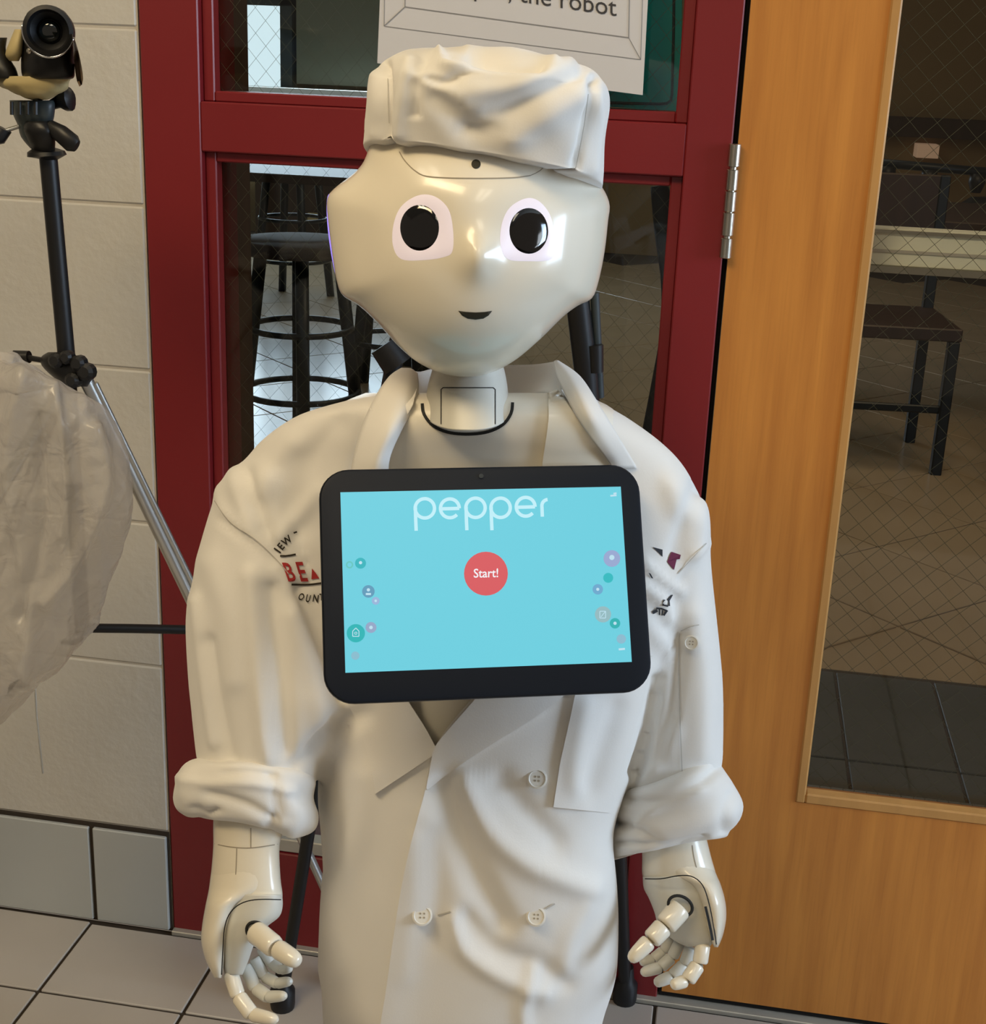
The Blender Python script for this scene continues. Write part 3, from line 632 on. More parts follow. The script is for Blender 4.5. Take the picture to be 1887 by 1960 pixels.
for ph in phis:
    s = math.sin(math.radians(ph)); cph = math.cos(math.radians(ph))
    for j in range(NA):
        t = -math.pi+2*math.pi*j/NA; r = outl(t)
        # smooth the outline towards the pole so cheeks are round
        rs = s*((1-s**5)*math.hypot(246*math.cos(t), 250*math.sin(t))*.94+s**5*r) if cph > -.2 else r*s; x = hc[0]+rs*math.cos(t); y = hc[1]+rs*math.sin(t)
        d = (.092 if cph > 0 else .100)*math.copysign(abs(cph)**(.86 if cph > 0 else .8), cph)
        p0 = plane_at(x, y, o_c, hn)
        V.append(p0+hn*d)
V = A_([tuple(v) for v in V])
# pole of front = first ring; make features
Q, _z = proj(V); hnA = A_(hn)
def gpx(x, y, sx, sy2): return np.exp(-((Q[:, 0]-x)/sx)**2-((Q[:, 1]-y)/sy2)**2)
nf = 44*NA; msk = np.arange(len(V)) < nf-NA*3
bumpv = .0105*gpx(916, 492, 34, 44)-.0045*gpx(808, 432, 52, 58)-.0045*gpx(1010, 440, 52, 58)+.003*gpx(908, 360, 130, 60)-.004*gpx(690, 460, 40, 80)-.003*gpx(1120, 470, 35, 80)+.003*gpx(905, 610, 90, 60)
V = V+hnA*(bumpv*msk)[:, None]
for i in range(len(phis)-1):
    for j in range(NA): F.append((i*NA+j, i*NA+(j+1) % NA, (i+1)*NA+(j+1) % NA, (i+1)*NA+j))
HEAD = obj('head', V, F, 'shell', RB); HBV = bvh_of(V, F)
# ears: side discs with lit ring
for s, px_, py_ in ((-1, 643, 465), (1, 1132, 480)):
    c0 = P(px_, py_, HY+(.012 if s < 0 else .035)); ax = Vector((s*math.cos(.17), s*math.sin(.17)*1.0, .0))+Vector((0, 0, -.12 if s > 0 else -.16)); ax.normalize()
    mb = MB(); mb.lathe(c0-ax*.008, [(.036, 0), (.037, .004), (.036, .0075), (.030, .009), (.028, .0075), (.001, .0075)], 40, ax); mb.obj('ear_disc', 'shell', HEAD, auto=40)
    mb = MB(); x_ = Vector((0, 0, 1)).cross(ax).normalized(); y_ = ax.cross(x_)
    mb.tube([c0-ax*.0015+x_*(.0365*math.cos(q))+y_*(.0365*math.sin(q)) for q in np.linspace(0, 2*math.pi, 48, endpoint=False)], .0017, 8, closed=True); mb.obj('ear_light', 'earlight', HEAD, smooth=True)
def surf_poly(name, mat_, pts, off, parent, dome=0, bv=None, label=None):
    """filled patch lying on a surface: rings from the middle to the outline"""
    bv = bv or HBV; pts = A_(pts, float); c_ = pts.mean(0); V = [surf(c_[0], c_[1], bv, off+dome)]; F = []; K = 7; n = len(pts)
    for k in range(1, K+1):
        for p in pts:
            q = c_+(p-c_)*k/K; V.append(surf(q[0], q[1], bv, off*(1 if k < K else .2)+dome*(1-(k/K)**2)))
    for j in range(n): F.append((0, 1+j, 1+(j+1) % n))
    for k in range(K-1):
        for j in range(n): F.append((1+k*n+j, 1+(k+1)*n+j, 1+(k+1)*n+(j+1) % n, 1+k*n+(j+1) % n))
    o = obj(name, V, F, mat_, parent); 
    if label: o['label'] = label
    return o
e1 = crom([(752, 470), (753, 430), (768, 395), (800, 374), (832, 376), (858, 400), (867, 440), (866, 480), (850, 492), (810, 498), (768, 496)], 5, closed=True)
e2 = crom([(958, 470), (960, 430), (975, 398), (1005, 380), (1030, 384), (1052, 410), (1062, 450), (1063, 482), (1050, 498), (1010, 500), (972, 496)], 5, closed=True)
surf_poly('eye_ring', 'eyering', e1, .0006, HEAD, label='glowing pinkish white eye surround'); surf_poly('eye_ring', 'eyering', e2, .0006, HEAD, label='glowing pinkish white eye surround')
surf_poly('eye', 'eyeblack', disc_pts(803, 436, 38.5, 45.5, 40), .0012, HEAD, .0018); surf_poly('eye', 'eyeblack', disc_pts(1012, 442, 38.5, 45.5, 40), .0012, HEAD, .0018)
mo = [(877, 595), (893, 597), (910, 598), (928, 597), (942, 595), (935, 604), (925, 610), (910, 612), (895, 610), (884, 604)]
surf_poly('mouth', 'mouth', mo, .0008, HEAD)
surf_poly('forehead_camera', 'mouth', disc_pts(911, 314, 9, 9, 20), .0009, HEAD)
mb = MB(); line_on(mb, HBV, [(764, 290), (775, 308), (796, 328), (822, 338), (900, 341), (980, 340), (1015, 336)], 2.0, .0005); line_on(mb, HBV, [(1015, 336), (1032, 328), (1042, 318)], 1.4, .0005)
mb.obj('panel_seam', 'seam', HEAD)

# ---- neck
V, F = rings([(832, 690, 960, 690, -.528, .045, 0), (826, 712, 966, 712, -.529, .046, 0), (819, 738, 971, 738, -.534, .048, -.004), (815, 762, 973, 762, -.540, .050, -.010), (814, 784, 974, 784, -.545, .052, -.0160)], 64, 2.35, 8)
NECK = obj('neck', V, F, 'shell2', RB); NBV = bvh_of(V, F)
mb = MB(); line_on(mb, NBV, [(844, 812), (844, 742), (948, 742), (948, 812)], 1.8, .0004, curve=False); mb.obj('neck_panel_seam', 'dark', NECK)

# ---- chest (robot body under the coat)
V, F = rings([row(752, 700, 1090, -.505, .040), row(775, 650, 1160, -.50, .073), row(820, 610, 1200, -.497, .085), row(900, 570, 1220, -.492, .080), row(1050, 560, 1220, -.49, .075), row(1250, 620, 1190, -.492, .088), row(1450, 660, 1140, -.495, .098), row(1600, 680, 1110, -.495, .095)], 72, 2.4, 5)
CH = obj('chest', V, F, 'chestm', RB); CBV = bvh_of(V, F)
mb = MB(); line_on(mb, CBV, [(808, 772), (811, 792), (828, 814), (856, 827), (893, 831), (932, 827), (962, 813), (978, 791), (981, 770)], 6, .0010); mb.obj('neck_gap', 'dark', CH)
V, F = patch(CBV, [(1048, 752), (1050, 800), (1042, 860), (1036, 900)], [(1068, 745), (1105, 800), (1150, 860), (1175, 905)], 10, 14, .006, .008); obj('shoulder_shell', V, F, 'shell', CH)

# ---- coat: torso and sleeves as one cloth body
tor = [row(738, 790, 1075, -.505, .045), row(758, 700, 1128, -.50, .07), row(780, 615, 1165, -.50, .085), row(800, 562, 1200, -.495, .085), row(840, 505, 1256, -.492, .083), row(880, 470, 1298, -.49, .080),
       row(925, 430, 1326, -.49, .079), row(980, 425, 1342, -.49, .080), row(1030, 445, 1338, -.49, .083), row(1080, 480, 1322, -.49, .087), row(1150, 525, 1300, -.49, .093), row(1250, 575, 1268, -.492, .103),
       row(1350, 610, 1240, -.495, .112), row(1450, 612, 1216, -.495, .116), row(1530, 610, 1190, -.495, .118), row(1600, 616, 1172, -.495, .12), row(1680, 620, 1178, -.495, .12), row(1750, 617, 1182, -.495, .12),
       row(1850, 614, 1180, -.495, .12), row(1900, 617, 1170, -.495, .12), row(1960, 620, 1151, -.495, .12), row(2060, 626, 1135, -.495, .12), row(2160, 632, 1125, -.495, .12)]
slL = [row(880, 470, 600, -.50, .04), row(920, 424, 610, -.50, .055), row(960, 408, 605, -.50, .06), row(1000, 395, 600, -.505, .062), row(1050, 381, 605, -.51, .064), row(1100, 371, 612, -.515, .066), row(1150, 360, 618, -.52, .066),
       row(1200, 355, 626, -.525, .066), row(1300, 360, 650, -.535, .066), row(1350, 365, 672, -.54, .066), row(1400, 370, 662, -.545, .064), row(1450, 376, 630, -.55, .062), row(1500, 386, 605, -.555, .058)]
slR = [row(870, 1180, 1285, -.49, .04), row(930, 1210, 1330, -.485, .055), row(980, 1215, 1350, -.48, .06), row(1010, 1218, 1358, -.475, .06), row(1080, 1210, 1361, -.47, .06), row(1170, 1205, 1370, -.465, .06), row(1280, 1200, 1381, -.46, .06),
       row(1340, 1200, 1384, -.46, .06), row(1450, 1198, 1383, -.46, .06), row(1515, 1198, 1372, -.465, .055)]
mb = MB()
for r_, pw in ((tor, 2.25), (slL, 2.1), (slR, 2.1)): V, F = rings(r_, 64, pw, 4); mb.add(V, F)
tmp = mb.obj('tmp', 'cloth')
rm = tmp.modifiers.new('r', 'REMESH'); rm.mode = 'VOXEL'; rm.voxel_size = .0042; sm = tmp.modifiers.new('s', 'SMOOTH'); sm.factor = .5; sm.iterations = 7
bpy.context.view_layer.update()
me = bpy.data.meshes.new_from_object(tmp.evaluated_get(bpy.context.evaluated_depsgraph_get()))
off0 = A_(tmp.location)
V = np.empty(len(me.vertices)*3); me.vertices.foreach_get('co', V); V = V.reshape(-1, 3)+off0
F = [tuple(p.vertices) for p in me.polygons]; bpy.data.objects.remove(tmp)
N_ = np.empty(len(V)*3); me.vertices.foreach_get('normal', N_); N_ = N_.reshape(-1, 3)
folds = [
 # left sleeve
 ([(412, 925), (425, 975), (450, 1005), (500, 1040), (545, 1085), (575, 1120)], 10, 1.6), ([(425, 995), (470, 1030), (520, 1075)], 9, -2.0),
 ([(470, 905), (485, 950), (500, 1000), (530, 1060), (575, 1120)], 14, -5), ([(445, 890), (455, 940), (480, 1000)], 18, 2.4),
 ([(575, 1130), (600, 1200), (630, 1270), (655, 1330)], 12, -5), ([(560, 1180), (600, 1290), (620, 1380)], 22, 4), ([(480, 1100), (492, 1250), (505, 1400), (515, 1450)], 16, 4.5), ([(520, 1130), (535, 1280), (545, 1440)], 18, -5.5),
 ([(375, 1150), (390, 1280), (410, 1420)], 12, 3.5), ([(400, 1230), (420, 1360), (440, 1450)], 14, -3.5), ([(405, 1080), (440, 1180), (450, 1300)], 25, 3), ([(640, 1380), (600, 1440), (560, 1470)], 15, -4),
 # left shoulder and breast
 ([(560, 850), (520, 900), (500, 940)], 22, 3), ([(640, 810), (590, 880), (570, 960), (575, 1010)], 24, -3), ([(700, 800), (670, 880), (640, 960)], 26, 3), ([(610, 940), (560, 1000), (530, 1030)], 16, 3),
 # right shoulder, breast and sleeve
 ([(1335, 930), (1310, 1000), (1290, 1060)], 16, -3), ([(1345, 960), (1342, 1020), (1330, 1060)], 13, 3), ([(1235, 1080), (1270, 1110), (1300, 1130)], 12, 4), ([(1230, 1120), (1265, 1150), (1275, 1180)], 14, 5), ([(1240, 1200), (1275, 1240)], 18, 4),
 ([(1352, 1040), (1320, 1070), (1290, 1100)], 8, 1.8), ([(1300, 1220), (1290, 1330), (1265, 1450)], 12, -4.5), ([(1330, 1180), (1345, 1300), (1345, 1440)], 22, 3.5), ([(1260, 1300), (1240, 1400), (1215, 1480)], 10, -6),
 ([(1285, 1400), (1260, 1460), (1230, 1500)], 14, 4),
 # lower body
 ([(600, 1440), (640, 1400), (690, 1370)], 20, -6), ([(700, 1490), (690, 1580), (650, 1700), (640, 1850)], 30, 4), ([(620, 1470), (640, 1560), (640, 1650)], 22, -4),
 ([(885, 1500), (940, 1590), (1010, 1650), (1080, 1682), (1130, 1700)], 24, 5.5), ([(855, 1500), (880, 1600), (920, 1700), (960, 1770)], 26, -7), ([(960, 1500), (1010, 1560), (1060, 1610)], 26, -4),
 ([(870, 1760), (890, 1820), (960, 1870), (1040, 1900)], 16, 4), ([(890, 1760), (950, 1820), (1030, 1850), (1080, 1880)], 20, -4), ([(1120, 1740), (1090, 1800), (1080, 1860)], 20, 3), ([(1020, 1860), (1000, 1930), (1010, 1990)], 16, 3.5), ([(800, 1600), (798, 1700), (780, 1860)], 20, 1.2), ([(836, 1600), (838, 1700), (830, 1800)], 20, -1.6),
 ([(800, 1560), (785, 1620), (768, 1700), (752, 1800), (738, 1900), (722, 2000), (714, 2120)], 52, 6.5),
 ([(1120, 1350), (1100, 1480), (1120, 1540)], 20, 3), ([(1180, 1360), (1150, 1450), (1120, 1530)], 22, -4),
]
V = fold(V, N_, folds)
# open front: cut along the lapels
Vpoly = A_([(797, 560), (798, 705), (800, 735), (790, 775), (765, 822), (745, 872), (742, 1000), (770, 1250), (783, 1345), (812, 1390), (835, 1433), (905, 1340), (1050, 1150), (1140, 980), (1165, 885), (1130, 835), (1100, 789), (1068, 735), (1062, 690), (1062, 560)], float)
Vpc = np.vstack([Vpoly, Vpoly[:1]])
def inside(Q, poly):
    r = np.zeros(len(Q), bool); n = len(poly)
    for i in range(n):
        a, b = poly[i], poly[(i+1) % n]; c_ = ((a[1] > Q[:, 1]) != (b[1] > Q[:, 1])); xx = (b[0]-a[0])*(Q[:, 1]-a[1])/((b[1]-a[1]) if b[1] != a[1] else 1e-9)+a[0]; r ^= c_ & (Q[:, 0] < xx)
    return r
Fa = A_(F) if all(len(f) == 4 for f in F) else None
FC = A_([V[list(f)].mean(0) for f in F]); FN = A_([N_[list(f)].mean(0) for f in F]); Qc, _ = proj(FC)
rm_ = inside(Qc, Vpoly) & ((FC[:, 1] < -.47) | (FN[:, 2] > .3))
F2 = [f for f, r in zip(F, rm_) if not r]
cnt = {}
for f in F2:
    for a, b in zip(f, f[1:]+f[:1]): k_ = (min(a, b), max(a, b)); cnt[k_] = cnt.get(k_, 0)+1
bnd = sorted({i for k_, c_ in cnt.items() if c_ == 1 for i in k_})
Qb, zb = proj(V[bnd])
for i, q, z in zip(bnd, Qb, zb):
    best = None
    for a, b in zip(Vpc[:-1], Vpc[1:]):
        ab = b-a; t = np.clip(((q-a) @ ab)/(ab @ ab), 0, 1); c_ = a+t*ab; d = np.hypot(*(q-c_))
        if best is None or d < best[0]: best = (d, c_)
    if best[0] < 16 and q[1] > 690:
        c_ = best[1]; V[i] = A_(CAM)+(A_(FW)+A_(RR)*((c_[0]-943.5)/FPX)-A_(UU)*((c_[1]-980)/FPX))*z
used = sorted({i for f in F2 for i in f}); re_ = {o_: n_ for n_, o_ in enumerate(used)}
V2 = V[used]; F2 = [tuple(re_[i] for i in f) for f in F2]
COAT = obj('chef_coat', V2, F2, 'cloth', RB, label='white double-breasted chef coat with rolled sleeves'); KBV = bvh_of(V2, F2); KFULL = bvh_of(V, F)

def cloth_part(name, left, right, nu, nv, off, skirt=.004, mat_='cloth', curve=True, offr=None, bv=None, label=None, fl=None, lip=0):
    V, F = patch(bv or KFULL, left, right, nu, nv, off, skirt, curve, offr, lip=lip)
    if fl: N = normals(V, F); N = N*np.sign(-np.sum(N*(V-A_(CAM)), 1))[:, None]; V = fold(V, N, fl)
    o = obj(name, V, F, mat_, COAT)
    if label: o['label'] = label
    return V, F, o
# overlapping right front panel (robot's left)
PV, PF, po = cloth_part('front_overlap', [(905, 1335), (835, 1425), (812, 1520), (785, 1620), (768, 1700), (752, 1800), (738, 1900), (722, 2000), (714, 2100)], [(1100, 1335), (1085, 1425), (1080, 1520), (1100, 1620), (1110, 1700), (1110, 1800), (1105, 1900), (1095, 2000), (1090, 2100)], 90, 90, .0045, .012, offr=.0002, lip=.0035)
PBV = bvh_of(PV, PF)
cloth_part('lapel', [(640, 1300), (662, 1340), (690, 1400), (712, 1480), (718, 1520)], [(755, 1300), (783, 1345), (812, 1390), (835, 1432), (838, 1440)], 14, 24, .0065, .006, offr=.0045, label='folded lapel below the tablet on the shaded side')
cloth_part('lapel', [(960, 1280), (906, 1342), (836, 1424), (826, 1455), (816, 1508)], [(1130, 1290), (1040, 1362), (930, 1432), (870, 1472), (818, 1512)], 16, 26, .011, .007, offr=.0095, label='wide folded lapel crossing below the tablet')
# breast pocket panel
cloth_part('patch_pocket', [(1105, 1310), (1090, 1380), (1072, 1460), (1059, 1545)], [(1250, 1255), (1228, 1350), (1198, 1450), (1166, 1556)], 18, 30, .0062, .006, offr=.003, curve=False)
# collar: two flaps and the stand behind the neck
def loft(curves, name, thick=.0018, k=6, mat_='cloth', parent=None, label=None):
    C = [resample(crom(A_([tuple(P(*q)) for q in c]), k), 40) for c in curves]; C = crom(A_(C), 4) if len(C) > 2 else A_(C)
    m_, n = C.shape[:2]; V = C.reshape(-1, 3); F = [(i*n+j, i*n+j+1, (i+1)*n+j+1, (i+1)*n+j) for i in range(m_-1) for j in range(n-1)]
    o = obj(name, V, F, mat_, parent or COAT); md = o.modifiers.new('thickness', 'SOLIDIFY'); md.thickness = thick; md.offset = 0
    if label: o['label'] = label
    return o
loft([[(772, 706, -.50), (800, 712, -.475), (830, 706, -.452), (900, 702, -.44), (985, 699, -.452), (1030, 697, -.475), (1062, 693, -.50)],
      [(776, 735, -.52), (806, 745, -.478), (840, 742, -.455), (900, 738, -.445), (985, 735, -.455), (1030, 728, -.48), (1070, 718, -.522)],
      [(782, 760, -.53), (806, 790, -.50), (840, 800, -.47), (900, 800, -.46), (985, 780, -.47), (1040, 752, -.52), (1090, 776, -.54)]], 'collar_stand', label='shaded inside of the collar behind the neck')
loft([[(798, 716, -.50), (800, 740, -.53), (793, 775, -.56), (768, 822, -.582), (746, 872, -.588), (741, 915, -.588)],
      [(786, 707, -.505), (780, 735, -.548), (768, 775, -.574), (744, 822, -.592), (720, 875, -.596), (714, 915, -.596)],
      [(768, 706, -.50), (745, 722, -.535), (718, 762, -.562), (694, 815, -.574), (678, 872, -.576), (672, 915, -.576)]], 'collar_flap', label='collar flap on the shaded side')
loft([[(1060, 693, -.50), (1068, 725, -.535), (1100, 789, -.568), (1132, 838, -.570), (1166, 884, -.556), (1172, 896, -.553)],
      [(1066, 691, -.498), (1090, 722, -.54), (1122, 782, -.574), (1152, 832, -.570), (1184, 884, -.555), (1190, 896, -.552)],
      [(1070, 693, -.49), (1110, 722, -.53), (1146, 776, -.560), (1178, 828, -.560), (1212, 884, -.546), (1218, 896, -.543)]], 'collar_flap', label='collar flap on the lit side')
# seams / stitching
mb = MB()
for pts in ([(410, 958), (440, 1000), (490, 1034), (530, 1072), (552, 1098)], [(1352, 1040), (1325, 1068), (1298, 1098)], [(1300, 1212), (1300, 1330), (1306, 1490)], [(1303, 1208), (1320, 1200), (1338, 1196)]):
    mb = MB(); line_on(mb, KFULL, pts, 1.8, .0011); mb.obj('seam_line', 'stitch', COAT)
def button(px, py, bv, r=.0085, off=.001):
    p = surf(px, py, bv, off); n = -(ray(px, py)+Vector((0, 0, .12))).normalized()
    mb = MB(); mb.lathe(p, [(r*.9, -.001), (r, .0008), (r, .002), (r*.82, .0026), (r*.72, .0018), (r*.1, .0016)], 28, n)
    x_ = Vector((0, 0, 1)).cross(n).normalized(); y_ = n.cross(x_)
    for a in range(4):
        q = math.radians(45+90*a); mb.lathe(p+x_*(r*.27*math.cos(q))+y_*(r*.27*math.sin(q)), [(r*.1, .001), (r*.1, .0021)], 8, n, 1)
    mb.obj('button', ['button', 'seam'], COAT, auto=35)
button(808, 1752, PBV, .0088); button(1026, 1754, PBV, .0085); button(1028, 1490, PBV, .0085); button(1323, 1230, KFULL, .0065)
for nm, pts, w_ in (('buttonhole', [(838, 1752), (862, 1745)], 3), ('buttonhole', [(1044, 1740), (1062, 1730)], 3)):
    mb = MB(); line_on(mb, PBV, pts, w_, .0012); mb.obj(nm, 'stitch', COAT)

# embroidery left breast
def K(x, y): return surf(x, y, KFULL, .0010)
for s, x, y, w_, h, ux, uy in (('B', 560, 1112, 34, 50, (.95, 0), (-.35, -1)), ('E', 583, 1112, 34, 52, (.95, -.02), (-.3, -1))):
    V, F = text_px(s, x, y, w_, h, K, ux, uy, bold=.02); obj('red_letter', V, F, 'redink', COAT, smooth=False)
red = MB(); poly_on(red, KFULL, [(596, 1109), (611, 1107), (605, 1098), (597, 1088)], .001)
red.obj('red_letter', 'redink', COAT)
for s, x, y, w_, h, a in (('I', 537, 1058, 22, 22, -55), ('E', 543, 1050, 18, 20, -50), ('W', 553, 1040, 18, 20, -38), ('-', 567, 1024, 24, 24, -20), ('O', 574, 1148, 13, 19, 25), ('U', 588, 1152, 13, 20, 14), ('N', 603, 1152, 15, 20, 10), ('T', 615, 1149, 13, 18, 0)):
    ca, sa = math.cos(math.radians(a)), math.sin(math.radians(a)); V, F = text_px(s, x, y, w_, h, K, (ca, sa), (sa, -ca), bold=.02); obj('dark_letter', V, F, 'inkb', COAT, smooth=False)
for pts in ([(536, 1064), (550, 1064), (566, 1061)], [(558, 1119), (590, 1119), (616, 1116)]):
    mb = MB(); line_on(mb, KFULL, pts, 3.6, .001); mb.obj('dark_rule', 'inkb', COAT)
mm = MB(); poly_on(mm, KFULL, [(1285, 1056), (1303, 1062), (1301, 1070), (1295, 1071), (1290, 1091), (1277, 1075)], .001); mm.obj('maroon_emblem', 'maroon', COAT)
for pg in ([(1249, 1047), (1268, 1052), (1268, 1066)], [(1241, 1096), (1245, 1098), (1250, 1107), (1247, 1107)], [(1283, 1140), (1286, 1138), (1288, 1139), (1281, 1151), (1276, 1148)]):
    mb = MB(); poly_on(mb, KFULL, pg, .001); mb.obj('emblem_piece', 'inkk', COAT)
for pts, w_ in (([(1272, 1148), (1268, 1156), (1272, 1160), (1279, 1160)], 4), ([(1280, 1148), (1281, 1160)], 3), ([(1256, 1164), (1266, 1165), (1276, 1169)], 3), ([(1249, 1173), (1258, 1168)], 6), ([(1262, 1166), (1262, 1177)], 2.5), ([(1268, 1168), (1267, 1178)], 2.5), ([(1277, 1168), (1270, 1178)], 4)):
    mb = MB(); line_on(mb, KFULL, pts, w_, .001); mb.obj('emblem_stroke', 'inkk', COAT)

# rolled cuffs
def rumple(V, F, amp, fx, seed):
    N = normals(V, F); s = np.sign(np.sum(N*(V-V.mean(0)), 1).sum()) or 1; N = N*s
    f = np.sin(V[:, 0]*fx+seed+V[:, 2]*fx*.6)*.6+np.sin(V[:, 2]*fx*1.7-V[:, 0]*fx*.5+V[:, 1]*fx+seed*2)*.4
    return V+N*(f*amp)[:, None]
V, F = rings([(398, 1452, 560, 1462, -.555, .05), (362, 1458, 592, 1474, -.555, .066), (340, 1482, 605, 1496, -.557, .072), (333, 1520, 602, 1528, -.56, .074), (340, 1550, 607, 1560, -.56, .074), (364, 1562, 602, 1586, -.56, .070), (392, 1562, 580, 1600, -.56, .058), (420, 1560, 545, 1600, -.56, .045)], 80, 2.2, 6)
V = rumple(V, F, .0016, 90, 1.0); N_ = normals(V, F); 
V = fold(V, outward(V, F), [([(345, 1490), (400, 1500), (470, 1498), (560, 1512)], 9, 2.5), ([(400, 1520), (470, 1540), (520, 1570)], 10, -3), ([(520, 1480), (530, 1540), (520, 1580)], 8, -3), ([(375, 1545), (395, 1560), (410, 1552)], 7, -4), ([(540, 1520), (570, 1560), (560, 1590)], 16, 3), ([(360, 1480), (355, 1520), (365, 1548)], 14, 3), ([(430, 1480), (470, 1475), (520, 1482)], 7, -2)])
obj('rolled_cuff', V, F, 'cloth', COAT)
V, F = rings([(1205, 1512, 1368, 1450, -.468, .050), (1190, 1522, 1382, 1468, -.468, .064), (1178, 1548, 1402, 1502, -.47, .070), (1170, 1580, 1422, 1544, -.47, .072), (1166, 1606, 1396, 1588, -.47, .072), (1170, 1632, 1380, 1604, -.47, .068), (1176, 1645, 1300, 1612, -.47, .056)], 80, 2.2, 6)
V = rumple(V, F, .0014, 80, 2.2); V = fold(V, outward(V, F), [([(1200, 1528), (1262, 1535), (1330, 1505), (1372, 1470)], 9, -4), ([(1215, 1580), (1260, 1540), (1340, 1510)], 9, 3.5), ([(1178, 1575), (1220, 1585), (1250, 1605)], 8, -4), ([(1250, 1585), (1320, 1575), (1395, 1560)], 20, 3), ([(1180, 1612), (1260, 1618), (1350, 1602)], 6, -3.5), ([(1400, 1520), (1380, 1560), (1385, 1590)], 9, -2.5)])
obj('rolled_cuff', V, F, 'cloth', COAT)

# ---- forearms and hands
def limb(name, rows, m_, parent, pw=2.2, k=5, **kw): V, F = rings(rows, 44, pw, k); o = obj(name, V, F, m_, parent, **kw); return o, bvh_of(V, F)
FL, FLB = limb('forearm', [row(1530, 410, 545, -.575, .032), row(1580, 408, 543, -.58, .032), row(1622, 408, 535, -.585, .031), row(1680, 403, 537, -.595, .031), row(1712, 398, 541, -.60, .031), row(1726, 397, 538, -.60, .028)], 'shell', RB, 2.4)
mb = MB(); line_on(mb, FLB, [(410, 1615), (440, 1621), (480, 1623), (532, 1616)], 1.8, .0004); line_on(mb, FLB, [(480, 1585), (480, 1622)], 1.8, .0004); line_on(mb, FLB, [(453, 1624), (450, 1700)], 1.6, .0004); mb.obj('arm_seam', 'seam', FL)
SL, SLB = limb('hand_shell', [row(1630, 410, 532, -.5865, .027), row(1670, 404, 532, -.5945, .0295), row(1700, 400, 520, -.601, .0305), row(1716, 397, 490, -.605, .0315), row(1735, 393, 455, -.610, .033), row(1770, 387, 440, -.616, .032), row(1800, 385, 433, -.622, .030), row(1830, 391, 430, -.626, .026), row(1856, 402, 427, -.63, .02), row(1872, 411, 424, -.632, .012)], 'shell', RB, 2.2)
HL, HLB = limb('hand', [row(1712, 430, 540, -.605, .028), row(1735, 426, 541, -.608, .029), row(1755, 424, 534, -.612, .029), row(1775, 424, 510, -.616, .028), row(1805, 424, 488, -.62, .025), row(1840, 426, 475, -.622, .02), row(1866, 430, 464, -.624, .014)], 'shell2', RB, 2.4)
mb = MB(); line_on(mb, bvh_of(*(lambda a: (a[0], a[1]))(rings([row(1700, 396, 545, -.612, .036), row(1870, 396, 545, -.628, .036)], 44, 2.4, 5))), [(538, 1722), (490, 1722), (460, 1730), (440, 1748), (430, 1775), (427, 1810), (424, 1866)], 2.2, .0006); mb.obj('palm_seam', 'dark', HL)
def ring_at(px, py, Y, rpx, name, parent, tilt):
    c_ = P(px, py, Y); s_ = (c_-CAM).length/FPX; d = -ray(px, py); mb = MB(); x_ = RR*math.cos(tilt)+UU*math.sin(tilt); y_ = UU*math.cos(tilt)-RR*math.sin(tilt)
    mb.tube([c_+x_*(rpx*s_*math.cos(q))+y_*(rpx*.75*s_*math.sin(q)) for q in np.linspace(0, 2*math.pi, 28, endpoint=False)], .0014, 6, closed=True); mb.obj(name, 'dark', parent, smooth=True)
ring_at(493, 1785, -.640, 22, 'thumb_socket', HL, -.7)
def finger(parent, segs, name='finger', m2='shell'):
    mb = MB(); pr = None
    for (x0, y0, Y0, r0, x1, y1, Y1, r1) in segs:
        a = P(x0, y0, Y0); b = P(x1, y1, Y1); s0 = (a-CAM).length/FPX
        if pr is not None: mb.tube([pr, a], .62*min(r0, r1)*s0, 10, mi=1)
        t = (b-a).normalized(); pts = []; rad = []; a = a-t*.0008; b = b+t*.0008
        prof = [(0, .80), (.04, .92), (.12, 1), (.88, 1), (.96, .93), (1, .82)] if (x0, y0) != segs[-1][0:2] else [(0, .82), (.05, .94), (.15, 1), (.6, .98), (.82, .88), (.94, .66), (1.0, .3)]
        for f, g_ in prof: pts.append(a+(b-a)*f); rad.append((r0+(r1-r0)*f)*s0*g_)
        mb.tube(pts, rad, 16, mi=0); pr = b
    return mb.obj(name, [m2, 'seam'], parent, auto=38)
finger(HL, [(488, 1783, -.640, 21, 526, 1813, -.655, 20), (531, 1816, -.656, 18, 572, 1842, -.668, 16)], 'thumb')
finger(HL, [(441, 1862, -.628, 14, 455, 1905, -.638, 13.5), (457, 1908, -.639, 14, 481, 1941, -.648, 14), (484, 1942, -.648, 13, 530, 1952, -.656, 11)])
finger(HL, [(470, 1850, -.612, 12, 488, 1890, -.620, 12), (491, 1892, -.62, 12, 512, 1908, -.63, 11.5), (515, 1908, -.63, 11, 546, 1906, -.638, 9.5)], m2='shell2')
finger(HL, [(488, 1835, -.606, 11, 505, 1868, -.61, 11), (508, 1870, -.61, 11, 530, 1882, -.618, 10), (532, 1882, -.618, 10, 556, 1878, -.626, 9)], m2='shell2')
finger(HL, [(500, 1815, -.60, 10, 518, 1842, -.604, 10), (520, 1844, -.604, 10, 538, 1856, -.61, 9), (540, 1856, -.61, 9, 556, 1854, -.616, 8)], m2='shell2')

